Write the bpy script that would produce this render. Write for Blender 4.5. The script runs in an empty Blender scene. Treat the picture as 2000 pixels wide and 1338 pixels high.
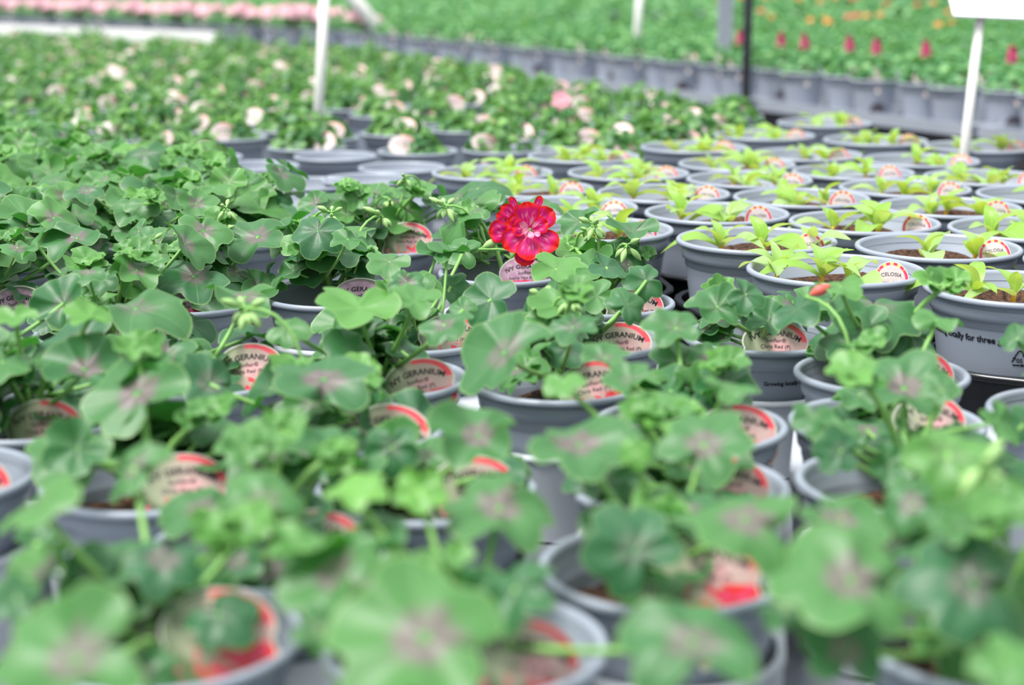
import bpy, math, random
import numpy as np
from mathutils import Vector, Matrix
from mathutils.geometry import delaunay_2d_cdt, convex_hull_2d

# ------------------------------------------------------------------ camera, sky, sun, exposure
SC = bpy.context.scene
COL = SC.collection
FPX = 3300.0                      # focal length in pixels of the 2000 px wide frame
PITCH = math.radians(12.8)
CAMZ = 1.12
RIM = 0.82                        # rim height of the geranium pots
CRIM = 0.848                      # rim height of the larger celosia pots
BENCH = 0.712
cd = bpy.data.cameras.new('camera'); cam = bpy.data.objects.new('camera', cd); COL.objects.link(cam)
cam.location = (0, 0, CAMZ); cam.rotation_euler = (math.pi/2 - PITCH, 0, 0)
cd.sensor_width = 36; cd.lens = 36*FPX/2000; cd.clip_start = 0.02; cd.clip_end = 200
cd.dof.use_dof = True; cd.dof.focus_distance = 1.50; cd.dof.aperture_fstop = 4.9
SC.camera = cam
w = bpy.data.worlds.new('greenhouse_daylight'); SC.world = w; w.use_nodes = True
nt = w.node_tree; nt.nodes.clear()
wo = nt.nodes.new('ShaderNodeOutputWorld'); wb = nt.nodes.new('ShaderNodeBackground')
tc = nt.nodes.new('ShaderNodeTexCoord'); sx = nt.nodes.new('ShaderNodeSeparateXYZ'); cr = nt.nodes.new('ShaderNodeValToRGB')
nt.links.new(tc.outputs['Generated'], sx.inputs[0]); nt.links.new(sx.outputs['Z'], cr.inputs[0])
cr.color_ramp.elements[0].position = 0.0; cr.color_ramp.elements[0].color = (0.17, 0.205, 0.23, 1)
cr.color_ramp.elements[1].position = 0.75; cr.color_ramp.elements[1].color = (1.0, 1.03, 1.06, 1)
nt.links.new(cr.outputs[0], wb.inputs[0]); wb.inputs[1].default_value = 1.15
nt.links.new(wb.outputs[0], wo.inputs[0])
sd = bpy.data.lights.new('sun', 'SUN'); sun = bpy.data.objects.new('sun', sd); COL.objects.link(sun)
sd.energy = 3.7; sd.angle = math.radians(24); sd.color = (1, 0.98, 0.94)
sun.rotation_euler = Vector((0.42, 0.24, -1.0)).to_track_quat('-Z', 'Y').to_euler()   # high, from the left and a little behind the viewer, through milky film
SC.view_settings.view_transform = 'Standard'; SC.view_settings.look = 'None'
SC.view_settings.exposure = 0.52; SC.view_settings.gamma = 1.0
SC.view_settings.use_curve_mapping = False

# ------------------------------------------------------------------ helpers
rnd = random.Random(7)
def at(px, py, h):                # point of the level plane h below the lens under pixel (px, py)
    yp = (py-669)/FPX; zc = h/(yp*math.cos(PITCH)+math.sin(PITCH))
    return ((px-1000)/FPX*zc, zc*(math.cos(PITCH)-yp*math.sin(PITCH)), CAMZ-h, zc)
def proj(x, y, z):
    dz = z-CAMZ
    zc = y*math.cos(PITCH)-dz*math.sin(PITCH)
    up = y*math.sin(PITCH)+dz*math.cos(PITCH)
    return 1000+x/zc*FPX, 669-up/zc*FPX, zc
class Geo:
    def __init__(s): s.v=[]; s.f=[]; s.m=[]; s.a=[]; s.b=[]; s.c=[]
    def add(s, v, f, mat=0, a=None, b=None, c=None):
        o=len(s.v); n=len(v); s.v.extend([tuple(p) for p in v]); s.f.extend([tuple(i+o for i in q) for q in f]); s.m.extend([mat]*len(f))
        s.a.extend([tuple(p) for p in a] if a is not None else [(0,0)]*n)
        s.b.extend([tuple(p) for p in b] if b is not None else [(0,0)]*n)
        s.c.extend([tuple(p) for p in c] if c is not None else [(0,0)]*n)
    def mesh(s, name, mats, smooth=True, uv=True):
        me=bpy.data.meshes.new(name); me.from_pydata(s.v, [], s.f)
        for m in mats: me.materials.append(m)
        me.polygons.foreach_set('material_index', s.m)
        me.polygons.foreach_set('use_smooth', [smooth]*len(s.f))
        if uv:
            li=np.zeros(len(me.loops), dtype=np.int32); me.loops.foreach_get('vertex_index', li)
            for nm, d in (('plane', s.a), ('edge', s.b), ('zone', s.c)):
                L=me.uv_layers.new(name=nm); L.data.foreach_set('uv', np.array(d, dtype=np.float32)[li].ravel())
        me.update(); return me
def obj(name, me, parent=None, loc=None, rot=None, scale=None):
    o=bpy.data.objects.new(name, me); COL.objects.link(o)
    if parent: o.parent=parent
    if loc is not None: o.location=loc
    if rot is not None: o.rotation_euler=rot
    if scale is not None: o.scale=scale
    return o
def thing(name, label, cat, loc, rotz=0, group=None):
    o=bpy.data.objects.new(name, None); COL.objects.link(o); o.location=loc; o.rotation_euler=(0,0,rotz); o.empty_display_size=.02
    o['label']=label; o['category']=cat
    if group: o['group']=group
    return o
def tag(o, label, cat, group=None):
    o['label']=label; o['category']=cat
    if group: o['group']=group
    return o
def copy_tree(o, parent=None):
    c=o.copy(); COL.objects.link(c)
    if parent is not None: c.parent=parent
    for ch in list(o.children): copy_tree(ch, c)
    return c
def box(g, c, s, mat=0, M=None):
    v=[Vector((c[0]+sx_*s[0]/2, c[1]+sy*s[1]/2, c[2]+sz*s[2]/2)) for sx_ in (-1,1) for sy in (-1,1) for sz in (-1,1)]
    if M: v=[M@p for p in v]
    g.add(v, [(0,1,3,2),(4,6,7,5),(0,4,5,1),(2,3,7,6),(0,2,6,4),(1,5,7,3)], mat)
def tube(g, pts, r0, r1, mat=0, n=7, b=(0,0), cap=True):
    pts=[Vector(p) for p in pts]; rings=[]; ref=Vector((0,0,1))
    d0=(pts[1]-pts[0]).normalized()
    if abs(d0.z)>.9: ref=Vector((1,0,0))
    x=d0.cross(ref).normalized(); V=[]
    for i,p in enumerate(pts):
        d=(pts[min(i+1,len(pts)-1)]-pts[max(i-1,0)]).normalized()
        x=(x-d*x.dot(d)).normalized(); y=d.cross(x)
        r=r0+(r1-r0)*i/(len(pts)-1)
        for k in range(n):
            a=2*math.pi*k/n; V.append(p+x*math.cos(a)*r+y*math.sin(a)*r)
    F=[]
    for i in range(len(pts)-1):
        for k in range(n):
            F.append((i*n+k, i*n+(k+1)%n, (i+1)*n+(k+1)%n, (i+1)*n+k))
    if cap: F.append(tuple(range(n-1,-1,-1))); F.append(tuple((len(pts)-1)*n+k for k in range(n)))
    g.add(V, F, mat, b=[b]*len(V))
def bez(p0, p1, p2, n=7):
    p0,p1,p2=Vector(p0),Vector(p1),Vector(p2); return [(1-t)**2*p0+2*t*(1-t)*p1+t*t*p2 for t in [i/(n-1) for i in range(n)]]
def lathe(g, prof, n=48, mat=0, c=(0,0,0)):
    V=[]; F=[]
    for r,z in prof:
        for k in range(n):
            a=2*math.pi*k/n; V.append((c[0]+r*math.cos(a), c[1]+r*math.sin(a), c[2]+z))
    for i in range(len(prof)-1):
        for k in range(n): F.append((i*n+k, i*n+(k+1)%n, (i+1)*n+(k+1)%n, (i+1)*n+k))
    g.add(V, F, mat)

# ------------------------------------------------------------------ materials
def mat(name):
    m=bpy.data.materials.new(name); m.use_nodes=True; t=m.node_tree; t.nodes.clear()
    return m, t, t.nodes.new('ShaderNodeOutputMaterial')
def N(t, kind, **kw):
    n=t.nodes.new(kind)
    for k,v in kw.items(): setattr(n,k,v)
    return n
def math_(t, op, a, b=None, c=None, clamp=False):
    n=N(t,'ShaderNodeMath',operation=op); n.use_clamp=clamp
    for i,x in enumerate((a,b,c)):
        if x is None: continue
        if isinstance(x,(int,float)): n.inputs[i].default_value=x
        else: t.links.new(x, n.inputs[i])
    return n.outputs[0]
def smooth(t, x, lo, hi, inv=False):
    n=N(t,'ShaderNodeMapRange',interpolation_type='SMOOTHSTEP'); t.links.new(x,n.inputs[0])
    n.inputs[1].default_value=lo; n.inputs[2].default_value=hi; n.inputs[3].default_value=1 if inv else 0; n.inputs[4].default_value=0 if inv else 1
    return n.outputs[0]
def mixc(t, f, a, b):
    n=N(t,'ShaderNodeMix',data_type='RGBA')
    for i,x in ((0,f),(6,a),(7,b)):
        if isinstance(x,(int,float)): n.inputs[i].default_value=x
        elif isinstance(x,tuple): n.inputs[i].default_value=(*x,1) if len(x)==3 else x
        else: t.links.new(x,n.inputs[i])
    return n.outputs[2]
def uvs(t, name):
    u=N(t,'ShaderNodeUVMap',uv_map=name); s=N(t,'ShaderNodeSeparateXYZ'); t.links.new(u.outputs[0],s.inputs[0]); return s.outputs[0], s.outputs[1], u.outputs[0]
def noise(t, scale, detail=2, vec=None):
    n=N(t,'ShaderNodeTexNoise'); n.inputs['Scale'].default_value=scale; n.inputs['Detail'].default_value=detail
    if vec is None:
        c=N(t,'ShaderNodeTexCoord'); vec=c.outputs['Object']
    t.links.new(vec,n.inputs['Vector']); return n.outputs[0]
def bump(t, h, strength, dist=.001):
    b=N(t,'ShaderNodeBump'); b.inputs['Strength'].default_value=strength; b.inputs['Distance'].default_value=dist; t.links.new(h,b.inputs['Height']); return b.outputs[0]
def principled(t, col, rough, spec=.5):
    p=N(t,'ShaderNodeBsdfPrincipled')
    if isinstance(col,tuple): p.inputs['Base Color'].default_value=(*col,1)
    else: t.links.new(col,p.inputs['Base Color'])
    p.inputs['Roughness'].default_value=rough; p.inputs['Specular IOR Level'].default_value=spec
    return p
def plain(name, col, rough=.5, spec=.5, var=.12, scale=30, bmp=0):
    m,t,o=mat(name); n=noise(t,scale,3)
    c=mixc(t,n,tuple(x*(1-var) for x in col),tuple(min(1,x*(1+var)) for x in col))
    p=principled(t,c,rough,spec); t.links.new(p.outputs[0],o.inputs[0])
    if bmp: t.links.new(bump(t,n,bmp,.002),p.inputs['Normal'])
    return m
def leaf_mat(name, dark, young, rough=.42, zonecol=(.20,.13,.155), trans=(.22,.50,.06), tmix=.30, pitch=65.0, lobed=True, midrib=False, edge=(.42,.62,.22)):
    m,t,o=mat(name)
    u,v,uvv=uvs(t,'plane'); e,tint,_=uvs(t,'edge'); z,rn,_=uvs(t,'zone')
    base=mixc(t,tint,dark,young)
    nb=noise(t,5,3,uvv)
    base=mixc(t,math_(t,'MULTIPLY',nb,.3),base,mixc(t,.4,base,(.16,.42,.18)))
    r=math_(t,'SQRT',math_(t,'ADD',math_(t,'MULTIPLY',u,u),math_(t,'MULTIPLY',v,v)))
    if lobed:
        ang=math_(t,'ARCTAN2',v,u)
        s=math_(t,'ABSOLUTE',math_(t,'SINE',math_(t,'MULTIPLY',ang,180.0/pitch)))
        vein=smooth(t,math_(t,'MULTIPLY',s,r),.006,.035,True)
        nz=noise(t,3.2,2,uvv)
        rr=math_(t,'ADD',r,math_(t,'MULTIPLY',math_(t,'SUBTRACT',nz,.5),.55))
        zm=math_(t,'MULTIPLY',math_(t,'MULTIPLY',smooth(t,rr,.22,.50,True),smooth(t,r,.05,.13)),z)
        base=mixc(t,math_(t,'MULTIPLY',zm,.85),base,zonecol)
        base=mixc(t,math_(t,'MULTIPLY',vein,.22),base,(.30,.52,.20))
        hgt=math_(t,'SUBTRACT',math_(t,'MULTIPLY',nb,.5),vein)
    else:
        vein=smooth(t,math_(t,'ABSOLUTE',v),.01,.05,True)
        base=mixc(t,math_(t,'MULTIPLY',vein,.5),base,edge); hgt=nb
    base=mixc(t,math_(t,'MULTIPLY',smooth(t,e,.95,.99),.32),base,edge)
    g=N(t,'ShaderNodeNewGeometry')
    under=mixc(t,.5,base,(.06,.36,.03))
    fin=mixc(t,g.outputs['Backfacing'],base,under)
    p=principled(t,fin,rough,.5); t.links.new(bump(t,hgt,.35,.0012),p.inputs['Normal'])
    tr=N(t,'ShaderNodeBsdfTranslucent'); t.links.new(mixc(t,.55,base,trans),tr.inputs[0])
    mx=N(t,'ShaderNodeMixShader'); mx.inputs[0].default_value=tmix
    t.links.new(p.outputs[0],mx.inputs[1]); t.links.new(tr.outputs[0],mx.inputs[2]); t.links.new(mx.outputs[0],o.inputs[0])
    return m
M={}
M['ivy']=leaf_mat('ivy_leaf',(.021,.108,.040),(.15,.38,.055),tmix=.24,rough=.45,trans=(.10,.50,.03))
M['bush']=leaf_mat('bush_leaf',(.025,.14,.035),(.19,.40,.07),zonecol=(.1,.22,.08),lobed=False,edge=(.30,.50,.22))
M['bushpale']=leaf_mat('pale_bush_leaf',(.06,.26,.09),(.25,.50,.17),lobed=False,edge=(.36,.58,.30))
M['lime']=leaf_mat('lime_leaf',(.46,.62,.08),(.70,.78,.40),lobed=False,trans=(.62,.82,.05),tmix=.36,edge=(.66,.82,.25),rough=.38)
M['limestem']=plain('orange_stem',(.80,.42,.02),.4,var=.3,scale=120)
M['stem']=plain('green_stem',(.20,.42,.10),.5,var=.25,scale=60)
M['wood_stem']=plain('brown_stem',(.10,.065,.04),.7,var=.3)
M['bud']=plain('green_bud',(.30,.50,.17),.5,var=.2,scale=90)
M['budred']=plain('red_bud',(.72,.12,.10),.45,var=.3,scale=90)
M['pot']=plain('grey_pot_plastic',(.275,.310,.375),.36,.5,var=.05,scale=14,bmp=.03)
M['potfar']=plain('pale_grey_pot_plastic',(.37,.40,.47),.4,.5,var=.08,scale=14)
M['tray']=plain('light_grey_tray_plastic',(.52,.545,.60),.45,.4,var=.06,scale=12)
M['blacktray']=plain('black_tray_plastic',(.012,.013,.016),.22,.5,var=.2,scale=20)
M['blacktray2']=plain('dark_grey_tray_plastic',(.33,.36,.42),.5,.4,var=.08,scale=20)
M['ink']=plain('black_ink',(.012,.012,.016),.5,.3)
M['inkgrey']=plain('grey_ink',(.10,.085,.10),.5,.3)
M['white']=plain('white_plastic',(.82,.81,.78),.4,.4,var=.03)
M['board']=plain('white_board',(.86,.87,.88),.35,.4,var=.02)
M['border']=plain('cream_label_edge',(.58,.58,.50),.4,.4,var=.03)
M['bench']=plain('bench_grey',(.16,.175,.20),.6,.3,var=.2,scale=6)
M['shadebench']=plain('shade_black_bench',(.015,.016,.02),.6,.3)  # near black: shade of the gap below the second bench put into the colour
M['wood']=plain('orange_wood',(.55,.26,.09),.6,.3,var=.25,scale=18)
M['metal']=plain('grey_post_paint',(.33,.35,.42),.5,.4,var=.08)
M['black']=plain('black_post_paint',(.025,.027,.035),.5,.4,var=.2)
M['ground']=plain('dark_ground',(.022,.024,.026),.9,.2,var=.4,scale=8)
M['pinkfar']=plain('pale_pink_petal',(.82,.50,.56),.5,.3,var=.12,scale=60)
M['magenta']=plain('magenta_plume',(.62,.08,.20),.6,.3,var=.3,scale=60)
M['orangeflower']=plain('orange_petal',(.85,.30,.07),.5,.3,var=.2,scale=60)
M['redflower']=plain('coral_petal',(.80,.13,.10),.5,.3,var=.2,scale=60)
def soil_mat():
    m,t,o=mat('potting_soil'); n=noise(t,260,5)
    cr=N(t,'ShaderNodeValToRGB'); t.links.new(n,cr.inputs[0]); E=cr.color_ramp.elements
    E[0].position=.35; E[0].color=(.012,.008,.006,1); E[1].position=.68; E[1].color=(.13,.06,.032,1)
    p=principled(t,cr.outputs[0],.85,.25); t.links.new(bump(t,n,1,.004),p.inputs['Normal']); t.links.new(p.outputs[0],o.inputs[0]); return m
M['soil']=soil_mat()
def petal_mat(name, edge, mid, light):
    m,t,o=mat(name); u,v,uvv=uvs(t,'plane'); e,r2,_=uvs(t,'edge')
    st=N(t,'ShaderNodeTexNoise'); mp=N(t,'ShaderNodeMapping'); mp.inputs['Scale'].default_value=(1.6,8,1)
    t.links.new(uvv,mp.inputs[0]); t.links.new(mp.outputs[0],st.inputs['Vector']); st.inputs['Scale'].default_value=1.6; st.inputs['Detail'].default_value=3
    streak=smooth(t,st.outputs[0],.50,.66)
    c=mixc(t,smooth(t,e,.62,.88,True),edge,mid)
    c=mixc(t,math_(t,'MULTIPLY',math_(t,'MULTIPLY',streak,smooth(t,e,.4,.75,True)),.5),c,light)
    p=principled(t,c,.4,.35)
    tr=N(t,'ShaderNodeBsdfTranslucent'); t.links.new(c,tr.inputs[0]); mx=N(t,'ShaderNodeMixShader'); mx.inputs[0].default_value=.25
    t.links.new(p.outputs[0],mx.inputs[1]); t.links.new(tr.outputs[0],mx.inputs[2]); t.links.new(mx.outputs[0],o.inputs[0]); return m
M['petal']=petal_mat('red_petal',(.80,.012,.010),(.62,.006,.17),(.90,.36,.56))
M['petalheart']=petal_mat('heart_petal',(.85,.16,.30),(.85,.28,.45),(.90,.55,.62))
M['petalpink']=petal_mat('pink_petal',(.90,.46,.54),(.90,.50,.58),(.95,.75,.78))
def label_mat(kind):
    m,t,o=mat('label_print_'+kind); u,v,uvv=uvs(t,'plane')
    r=math_(t,'SQRT',math_(t,'ADD',math_(t,'MULTIPLY',u,u),math_(t,'MULTIPLY',v,v)))
    nz=noise(t,3.5,4,uvv)
    if kind=='red':
        c=mixc(t,smooth(t,u,-.8,.6),(.33,.37,.24),(.56,.38,.35))
        c=mixc(t,smooth(t,r,.70,1.0),c,mixc(t,smooth(t,u,-.3,.2),(.10,.16,.07),(.60,.30,.28)))
        d=math_(t,'SQRT',math_(t,'ADD',math_(t,'POWER',math_(t,'SUBTRACT',u,.15),2),math_(t,'POWER',math_(t,'ADD',v,.15),2)))
        c=mixc(t,math_(t,'MULTIPLY',smooth(t,math_(t,'ADD',d,math_(t,'MULTIPLY',nz,.3)),.35,.55,True),.7),c,(.85,.42,.45))
        c=mixc(t,math_(t,'MULTIPLY',smooth(t,r,.74,.80),math_(t,'MULTIPLY',smooth(t,u,-.10,-.05),smooth(t,v,.0,.1))),c,mixc(t,nz,(.80,.05,.03),(.85,.10,.18)))
        fl=math_(t,'MULTIPLY',smooth(t,v,-.42,-.36,True),smooth(t,math_(t,'ADD',nz,math_(t,'MULTIPLY',u,.18)),.46,.52))
        c=mixc(t,fl,c,mixc(t,smooth(t,nz,.5,.7),(.78,.03,.03),(.85,.10,.30)))
    elif kind=='pink':
        c=mixc(t,smooth(t,nz,.35,.7),(.38,.20,.30),(.52,.36,.44))
        c=mixc(t,smooth(t,math_(t,'ADD',r,math_(t,'MULTIPLY',u,.15)),.72,.95),c,(.10,.11,.07))
        c=mixc(t,smooth(t,math_(t,'ADD',v,math_(t,'MULTIPLY',nz,.35)),-.22,-.15,True),c,mixc(t,smooth(t,nz,.45,.6),(.60,.02,.08),(.72,.10,.32)))
    elif kind=='celosia':
        c=mixc(t,smooth(t,v,-.7,.3),(.52,.32,.37),(.56,.49,.48))
        c=mixc(t,math_(t,'MULTIPLY',smooth(t,nz,.5,.7),.5),c,(.85,.72,.45))
        ang=math_(t,'ARCTAN2',v,u)
        bands=smooth(t,math_(t,'SINE',math_(t,'MULTIPLY',ang,13.0)),-.2,.5)
        c=mixc(t,smooth(t,r,.76,.82),c,mixc(t,math_(t,'MULTIPLY',bands,smooth(t,v,.45,.7)),(.62,.03,.10),(.85,.58,.15)))
    else:
        c=mixc(t,smooth(t,nz,.35,.65),(.50,.43,.42),(.52,.37,.37))
        c=mixc(t,math_(t,'MULTIPLY',smooth(t,r,.76,.84),math_(t,'MULTIPLY',smooth(t,u,-.15,-.05),smooth(t,v,.0,.15))),c,(.80,.30,.26))
    p=principled(t,c,.38,.5); t.links.new(p.outputs[0],o.inputs[0]); return m
for k in ('red','pink','celosia','pale'): M['lab_'+k]=label_mat(k)

# ------------------------------------------------------------------ setting
g=Geo(); g.add([(-14,-3,0),(14,-3,0),(14,22,0),(-14,22,0)],[(0,1,2,3)]); o=obj('floor',g.mesh('floor',[M['ground']])); o['kind']='structure'
D1=Vector((-.4798,.8774)); N1=Vector((.8774,.4798)); P2=Vector((1.07,3.96))     # direction of the benches, and the front line of the second bench
def line2(s, t):                                                            # s along the bench, t across it, with the bend at its far end
    k=3.55
    if s<=k: return P2+D1*s+N1*t
    f=min(1,(s-k)/.6); a=math.radians(28.7+17*f); d=Vector((-math.sin(a),math.cos(a))); n=Vector((math.cos(a),math.sin(a)))
    dm=Vector((-math.sin(math.radians(28.7+8.5*f)),math.cos(math.radians(28.7+8.5*f)))) if f<1 else None
    if f<1: return P2+D1*k+dm*(s-k)+n*t
    dd=Vector((-math.sin(math.radians(37.2)),math.cos(math.radians(37.2))))
    return P2+D1*k+dd*.6+d*(s-k-.6)+n*t
def line1(y): return float(np.interp(y,[.25,2.9,3.4,4.6,6.6,8],[1.95,.67,.52,.0,-1.12,-1.9]))
def slab(name, poly, z0, z1, m, cat=None, label=None):
    g=Geo(); n=len(poly)
    g.add([(p[0],p[1],z0) for p in poly]+[(p[0],p[1],z1) for p in poly],
          [tuple(range(n-1,-1,-1)),tuple(range(n,2*n))]+[(i,(i+1)%n,n+(i+1)%n,n+i) for i in range(n)])
    return g.mesh(name,[m],smooth=False)
def bench(name, poly, label, legs, mm='shadebench'):
    t=thing(name,label,'bench',(0,0,0))
    obj('bench_top',slab('bench_top',poly,BENCH-.035,BENCH,M[mm]),t)
    for x,y in legs:
        g=Geo(); box(g,(x,y,(BENCH-.035)/2),(.05,.05,BENCH-.035)); obj('leg',g.mesh('leg',[M['shadebench']],False),t)
    return t
bench('growing_bench',[(-1.6,.25),(line1(.25),.25),(line1(2.9),2.9),(line1(3.4),3.4),(line1(4.6),4.6),(line1(6.6),6.6),(-3.3,8.35),(-3.3,3.0)],
      'wide grey growing bench under the geraniums and lime seedlings in the foreground',[(-1.4,.4),(1.7,.4),(.8,2.2),(-.9,6.0),(-3.1,7.9),(-3.1,3.3),(0,3.9),(-1,2.5)],'bench')
T1=1.0
b2=[line2(s,0) for s in (-3,0,3.5,3.85,4.15,8)]+[line2(s,T1) for s in (8,4.15,3.85,3.5,0,-3)]
bench('growing_bench',b2,'long grey bench behind the dark aisle carrying a front row of grey pots',[line2(s,t) for s in (-1,1,3,5,7) for t in (.35,.85)])
b3=[line2(s,1.3) for s in (-3,3.5,8)]+[line2(s,2.2) for s in (8,3.5,-3)]
bench('growing_bench',b3,'farthest-but-one bench with orange and red flowers at the top right',[line2(s,t) for s in (-1,1,3,5,7) for t in (1.4,2.1)])
b4=[line2(s,2.5) for s in (-3,3.5,8)]+[line2(s,4.0) for s in (8,3.5,-3)]
bench('growing_bench',b4,'farthest bench, a blurred band of green at the top edge',[line2(s,t) for s in (-1,1,3,5,7) for t in (2.6,3.9)])
# white board along the far left end of the first bench, wooden board along its aisle edge
def beam(name, a, b, w_, z0, z1, m):
    a=Vector(a); b=Vector(b); d=(b-a).normalized(); n=Vector((-d.y,d.x))*w_/2
    return obj(name,slab(name,[a+n,b+n,b-n,a-n],z0,z1,m))
o=beam('edging_board',(line1(6.62),6.62),(-3.4,8.4),.035,BENCH+.004,.842,M['white']); tag(o,'white edging board across the far left end of the near bench','board')
o=beam('edging_board',(line1(1.0)+.02,1.0),(line1(2.9)+.02,2.9),.03,BENCH-.06,.748,M['wood']); tag(o,'orange-brown wooden edging board along the aisle side of the near bench','board')
o=beam('edging_board',(line1(2.9)+.02,2.9),(line1(4.6)+.02,4.6),.03,BENCH-.06,.735,M['metal']); tag(o,'grey edging board continuing the wooden one further back','board')

# ------------------------------------------------------------------ pots, soil, trays
def pot_profile(R, H, s1, s2):
    r1=R-.0045; rb=R*.70
    def wall(z): return r1+(rb-r1)*(1-z/H)**1.15
    P=[(0.001,0),(rb*.96,0),(rb,.003)]
    for z in np.linspace(.008,H-s2-.001,7): P.append((wall(z)-.0026,z))
    P+=[(wall(H-s2)-.0022,H-s2),(wall(H-s2),H-s2+.0012),(wall(H-s1-.001),H-s1-.001),(wall(H-s1)-.0014,H-s1),(wall(H-s1),H-s1+.0014),(wall(H-.005),H-.0055),
        (R-.001,H-.0050),(R,H-.0036),(R-.0002,H-.0016),(R-.0015,H-.0002),(R-.003,H),(R-.0048,H-.0006),(R-.006,H-.003),(R-.0068,H-.012),(R-.0085,H-.0135),(R-.0095,H-.026),(R-.012,H-.028),(rb-.004+ (r1-rb)*.35,H*.35),(rb-.006,.005),(0.001,.005)]
    return P, wall
HG=RIM-BENCH; HC=CRIM-BENCH
profG,wallG=pot_profile(.065,HG,.0068,.0187); profC,wallC=pot_profile(.080,HC,.0092,.0200)
g=Geo(); lathe(g,profG,56); ME_POT=g.mesh('pot',[M['pot']])
g=Geo(); lathe(g,profC,64); ME_POTC=g.mesh('celosia_pot',[M['pot']])
def low(prof): return prof
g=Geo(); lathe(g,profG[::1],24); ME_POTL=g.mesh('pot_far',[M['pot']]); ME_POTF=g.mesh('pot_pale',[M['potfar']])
def soil_mesh(R, seed, rough_=.003):
    r=random.Random(seed); g=Geo(); n=30; V=[(0,0,.002)]; F=[]; rings=7
    for i in range(1,rings+1):
        for k in range(n):
            a=2*math.pi*k/n; q=R*i/rings
            V.append((q*math.cos(a),q*math.sin(a),r.uniform(-1,1)*rough_*(0.3 if i==rings else 1)+.006*math.sin(q*60+seed)*math.cos(a*2+seed)))
    for k in range(n): F.append((0,1+k,1+(k+1)%n))
    for i in range(rings-1):
        for k in range(n): F.append((1+i*n+k,1+(i+1)*n+k,1+(i+1)*n+(k+1)%n,1+i*n+(k+1)%n))
    g.add(V,F); return g.mesh('soil',[M['soil']])
ME_SOILG=[soil_mesh(.0545,s) for s in (1,2)]; ME_SOILC=[soil_mesh(.0685,s,.0040) for s in (3,4,5)]
def tray_mesh(pts, R, hole, ztop, m):
    """moulded carrying tray: level top sheet with a round hole for each pot, and a skirt down to the bench"""
    hull=[]
    for x,y in pts:
        for k in range(24):
            a=2*math.pi*k/24; hull.append(Vector((x+R*math.cos(a),y+R*math.sin(a))))
    idx=convex_hull_2d(hull); outer=[hull[i] for i in idx]
    verts=list(outer); faces=[list(range(len(outer)))]
    n=28
    for x,y in pts:
        s=len(verts); verts+= [Vector((x+hole*math.cos(2*math.pi*k/n),y+hole*math.sin(2*math.pi*k/n))) for k in range(n)]
        faces.append(list(range(s,s+n)))
    ov,oe,of,_,_,fo=delaunay_2d_cdt(verts,[],faces,0,1e-6,True)
    keep=[f for f,src in zip(of,fo) if src==[0] or (0 in src and len(src)==1)]
    g=Geo(); g.add([(v.x,v.y,ztop) for v in ov],[tuple(f) for f in keep])
    m_=len(outer); c=Vector((sum(p.x for p in outer)/m_,sum(p.y for p in outer)/m_))
    V=[]; prof=[(0,ztop),(.0016,ztop-.001),(.0022,ztop-.004),(.0005,ztop-.0045),(0,ztop-.006),(-.004,BENCH+.002)]
    for dr,z in prof:
        for p in outer:
            d=(p-c).normalized(); V.append((p.x+d.x*dr,p.y+d.y*dr,z))
    F=[]
    for i in range(len(prof)-1):
        for k in range(m_): F.append((i*m_+k,i*m_+(k+1)%m_,(i+1)*m_+(k+1)%m_,(i+1)*m_+k))
    g.add(V,F)
    for x,y in pts:                                   # collars that run down round each pot
        lathe(g,[(hole,ztop),(hole-.001,ztop-.003),(hole-.003,ztop-.03)],n,0,(x,y,0))
    return g.mesh('carry_tray',[m])

# ------------------------------------------------------------------ lettering
def text_geo(s, size, bold=0.0):
    c=bpy.data.curves.new('t','FONT'); c.body=s; c.size=size; c.align_x='CENTER'; c.offset=bold*size; c.resolution_u=3
    o=bpy.data.objects.new('t',c); COL.objects.link(o)
    bpy.context.view_layer.update()
    me=bpy.data.meshes.new_from_object(o.evaluated_get(bpy.context.evaluated_depsgraph_get()))
    V=[tuple(v.co) for v in me.vertices]; F=[tuple(p.vertices) for p in me.polygons]
    bpy.data.objects.remove(o); bpy.data.curves.remove(c); bpy.data.meshes.remove(me)
    return V,F
def arc_text(g, s, size, R, y0, mat=0, bold=.012, x0=0, sy=1.0, zoff=.00045):
    V,F=text_geo(s,size,bold); out=[]
    for x,y,z in V:
        a=x/R; out.append((x0+(R+y*sy)*math.sin(a), y0+(R+y*sy)*math.cos(a)-R, zoff))
    g.add(out,F,mat)
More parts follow.
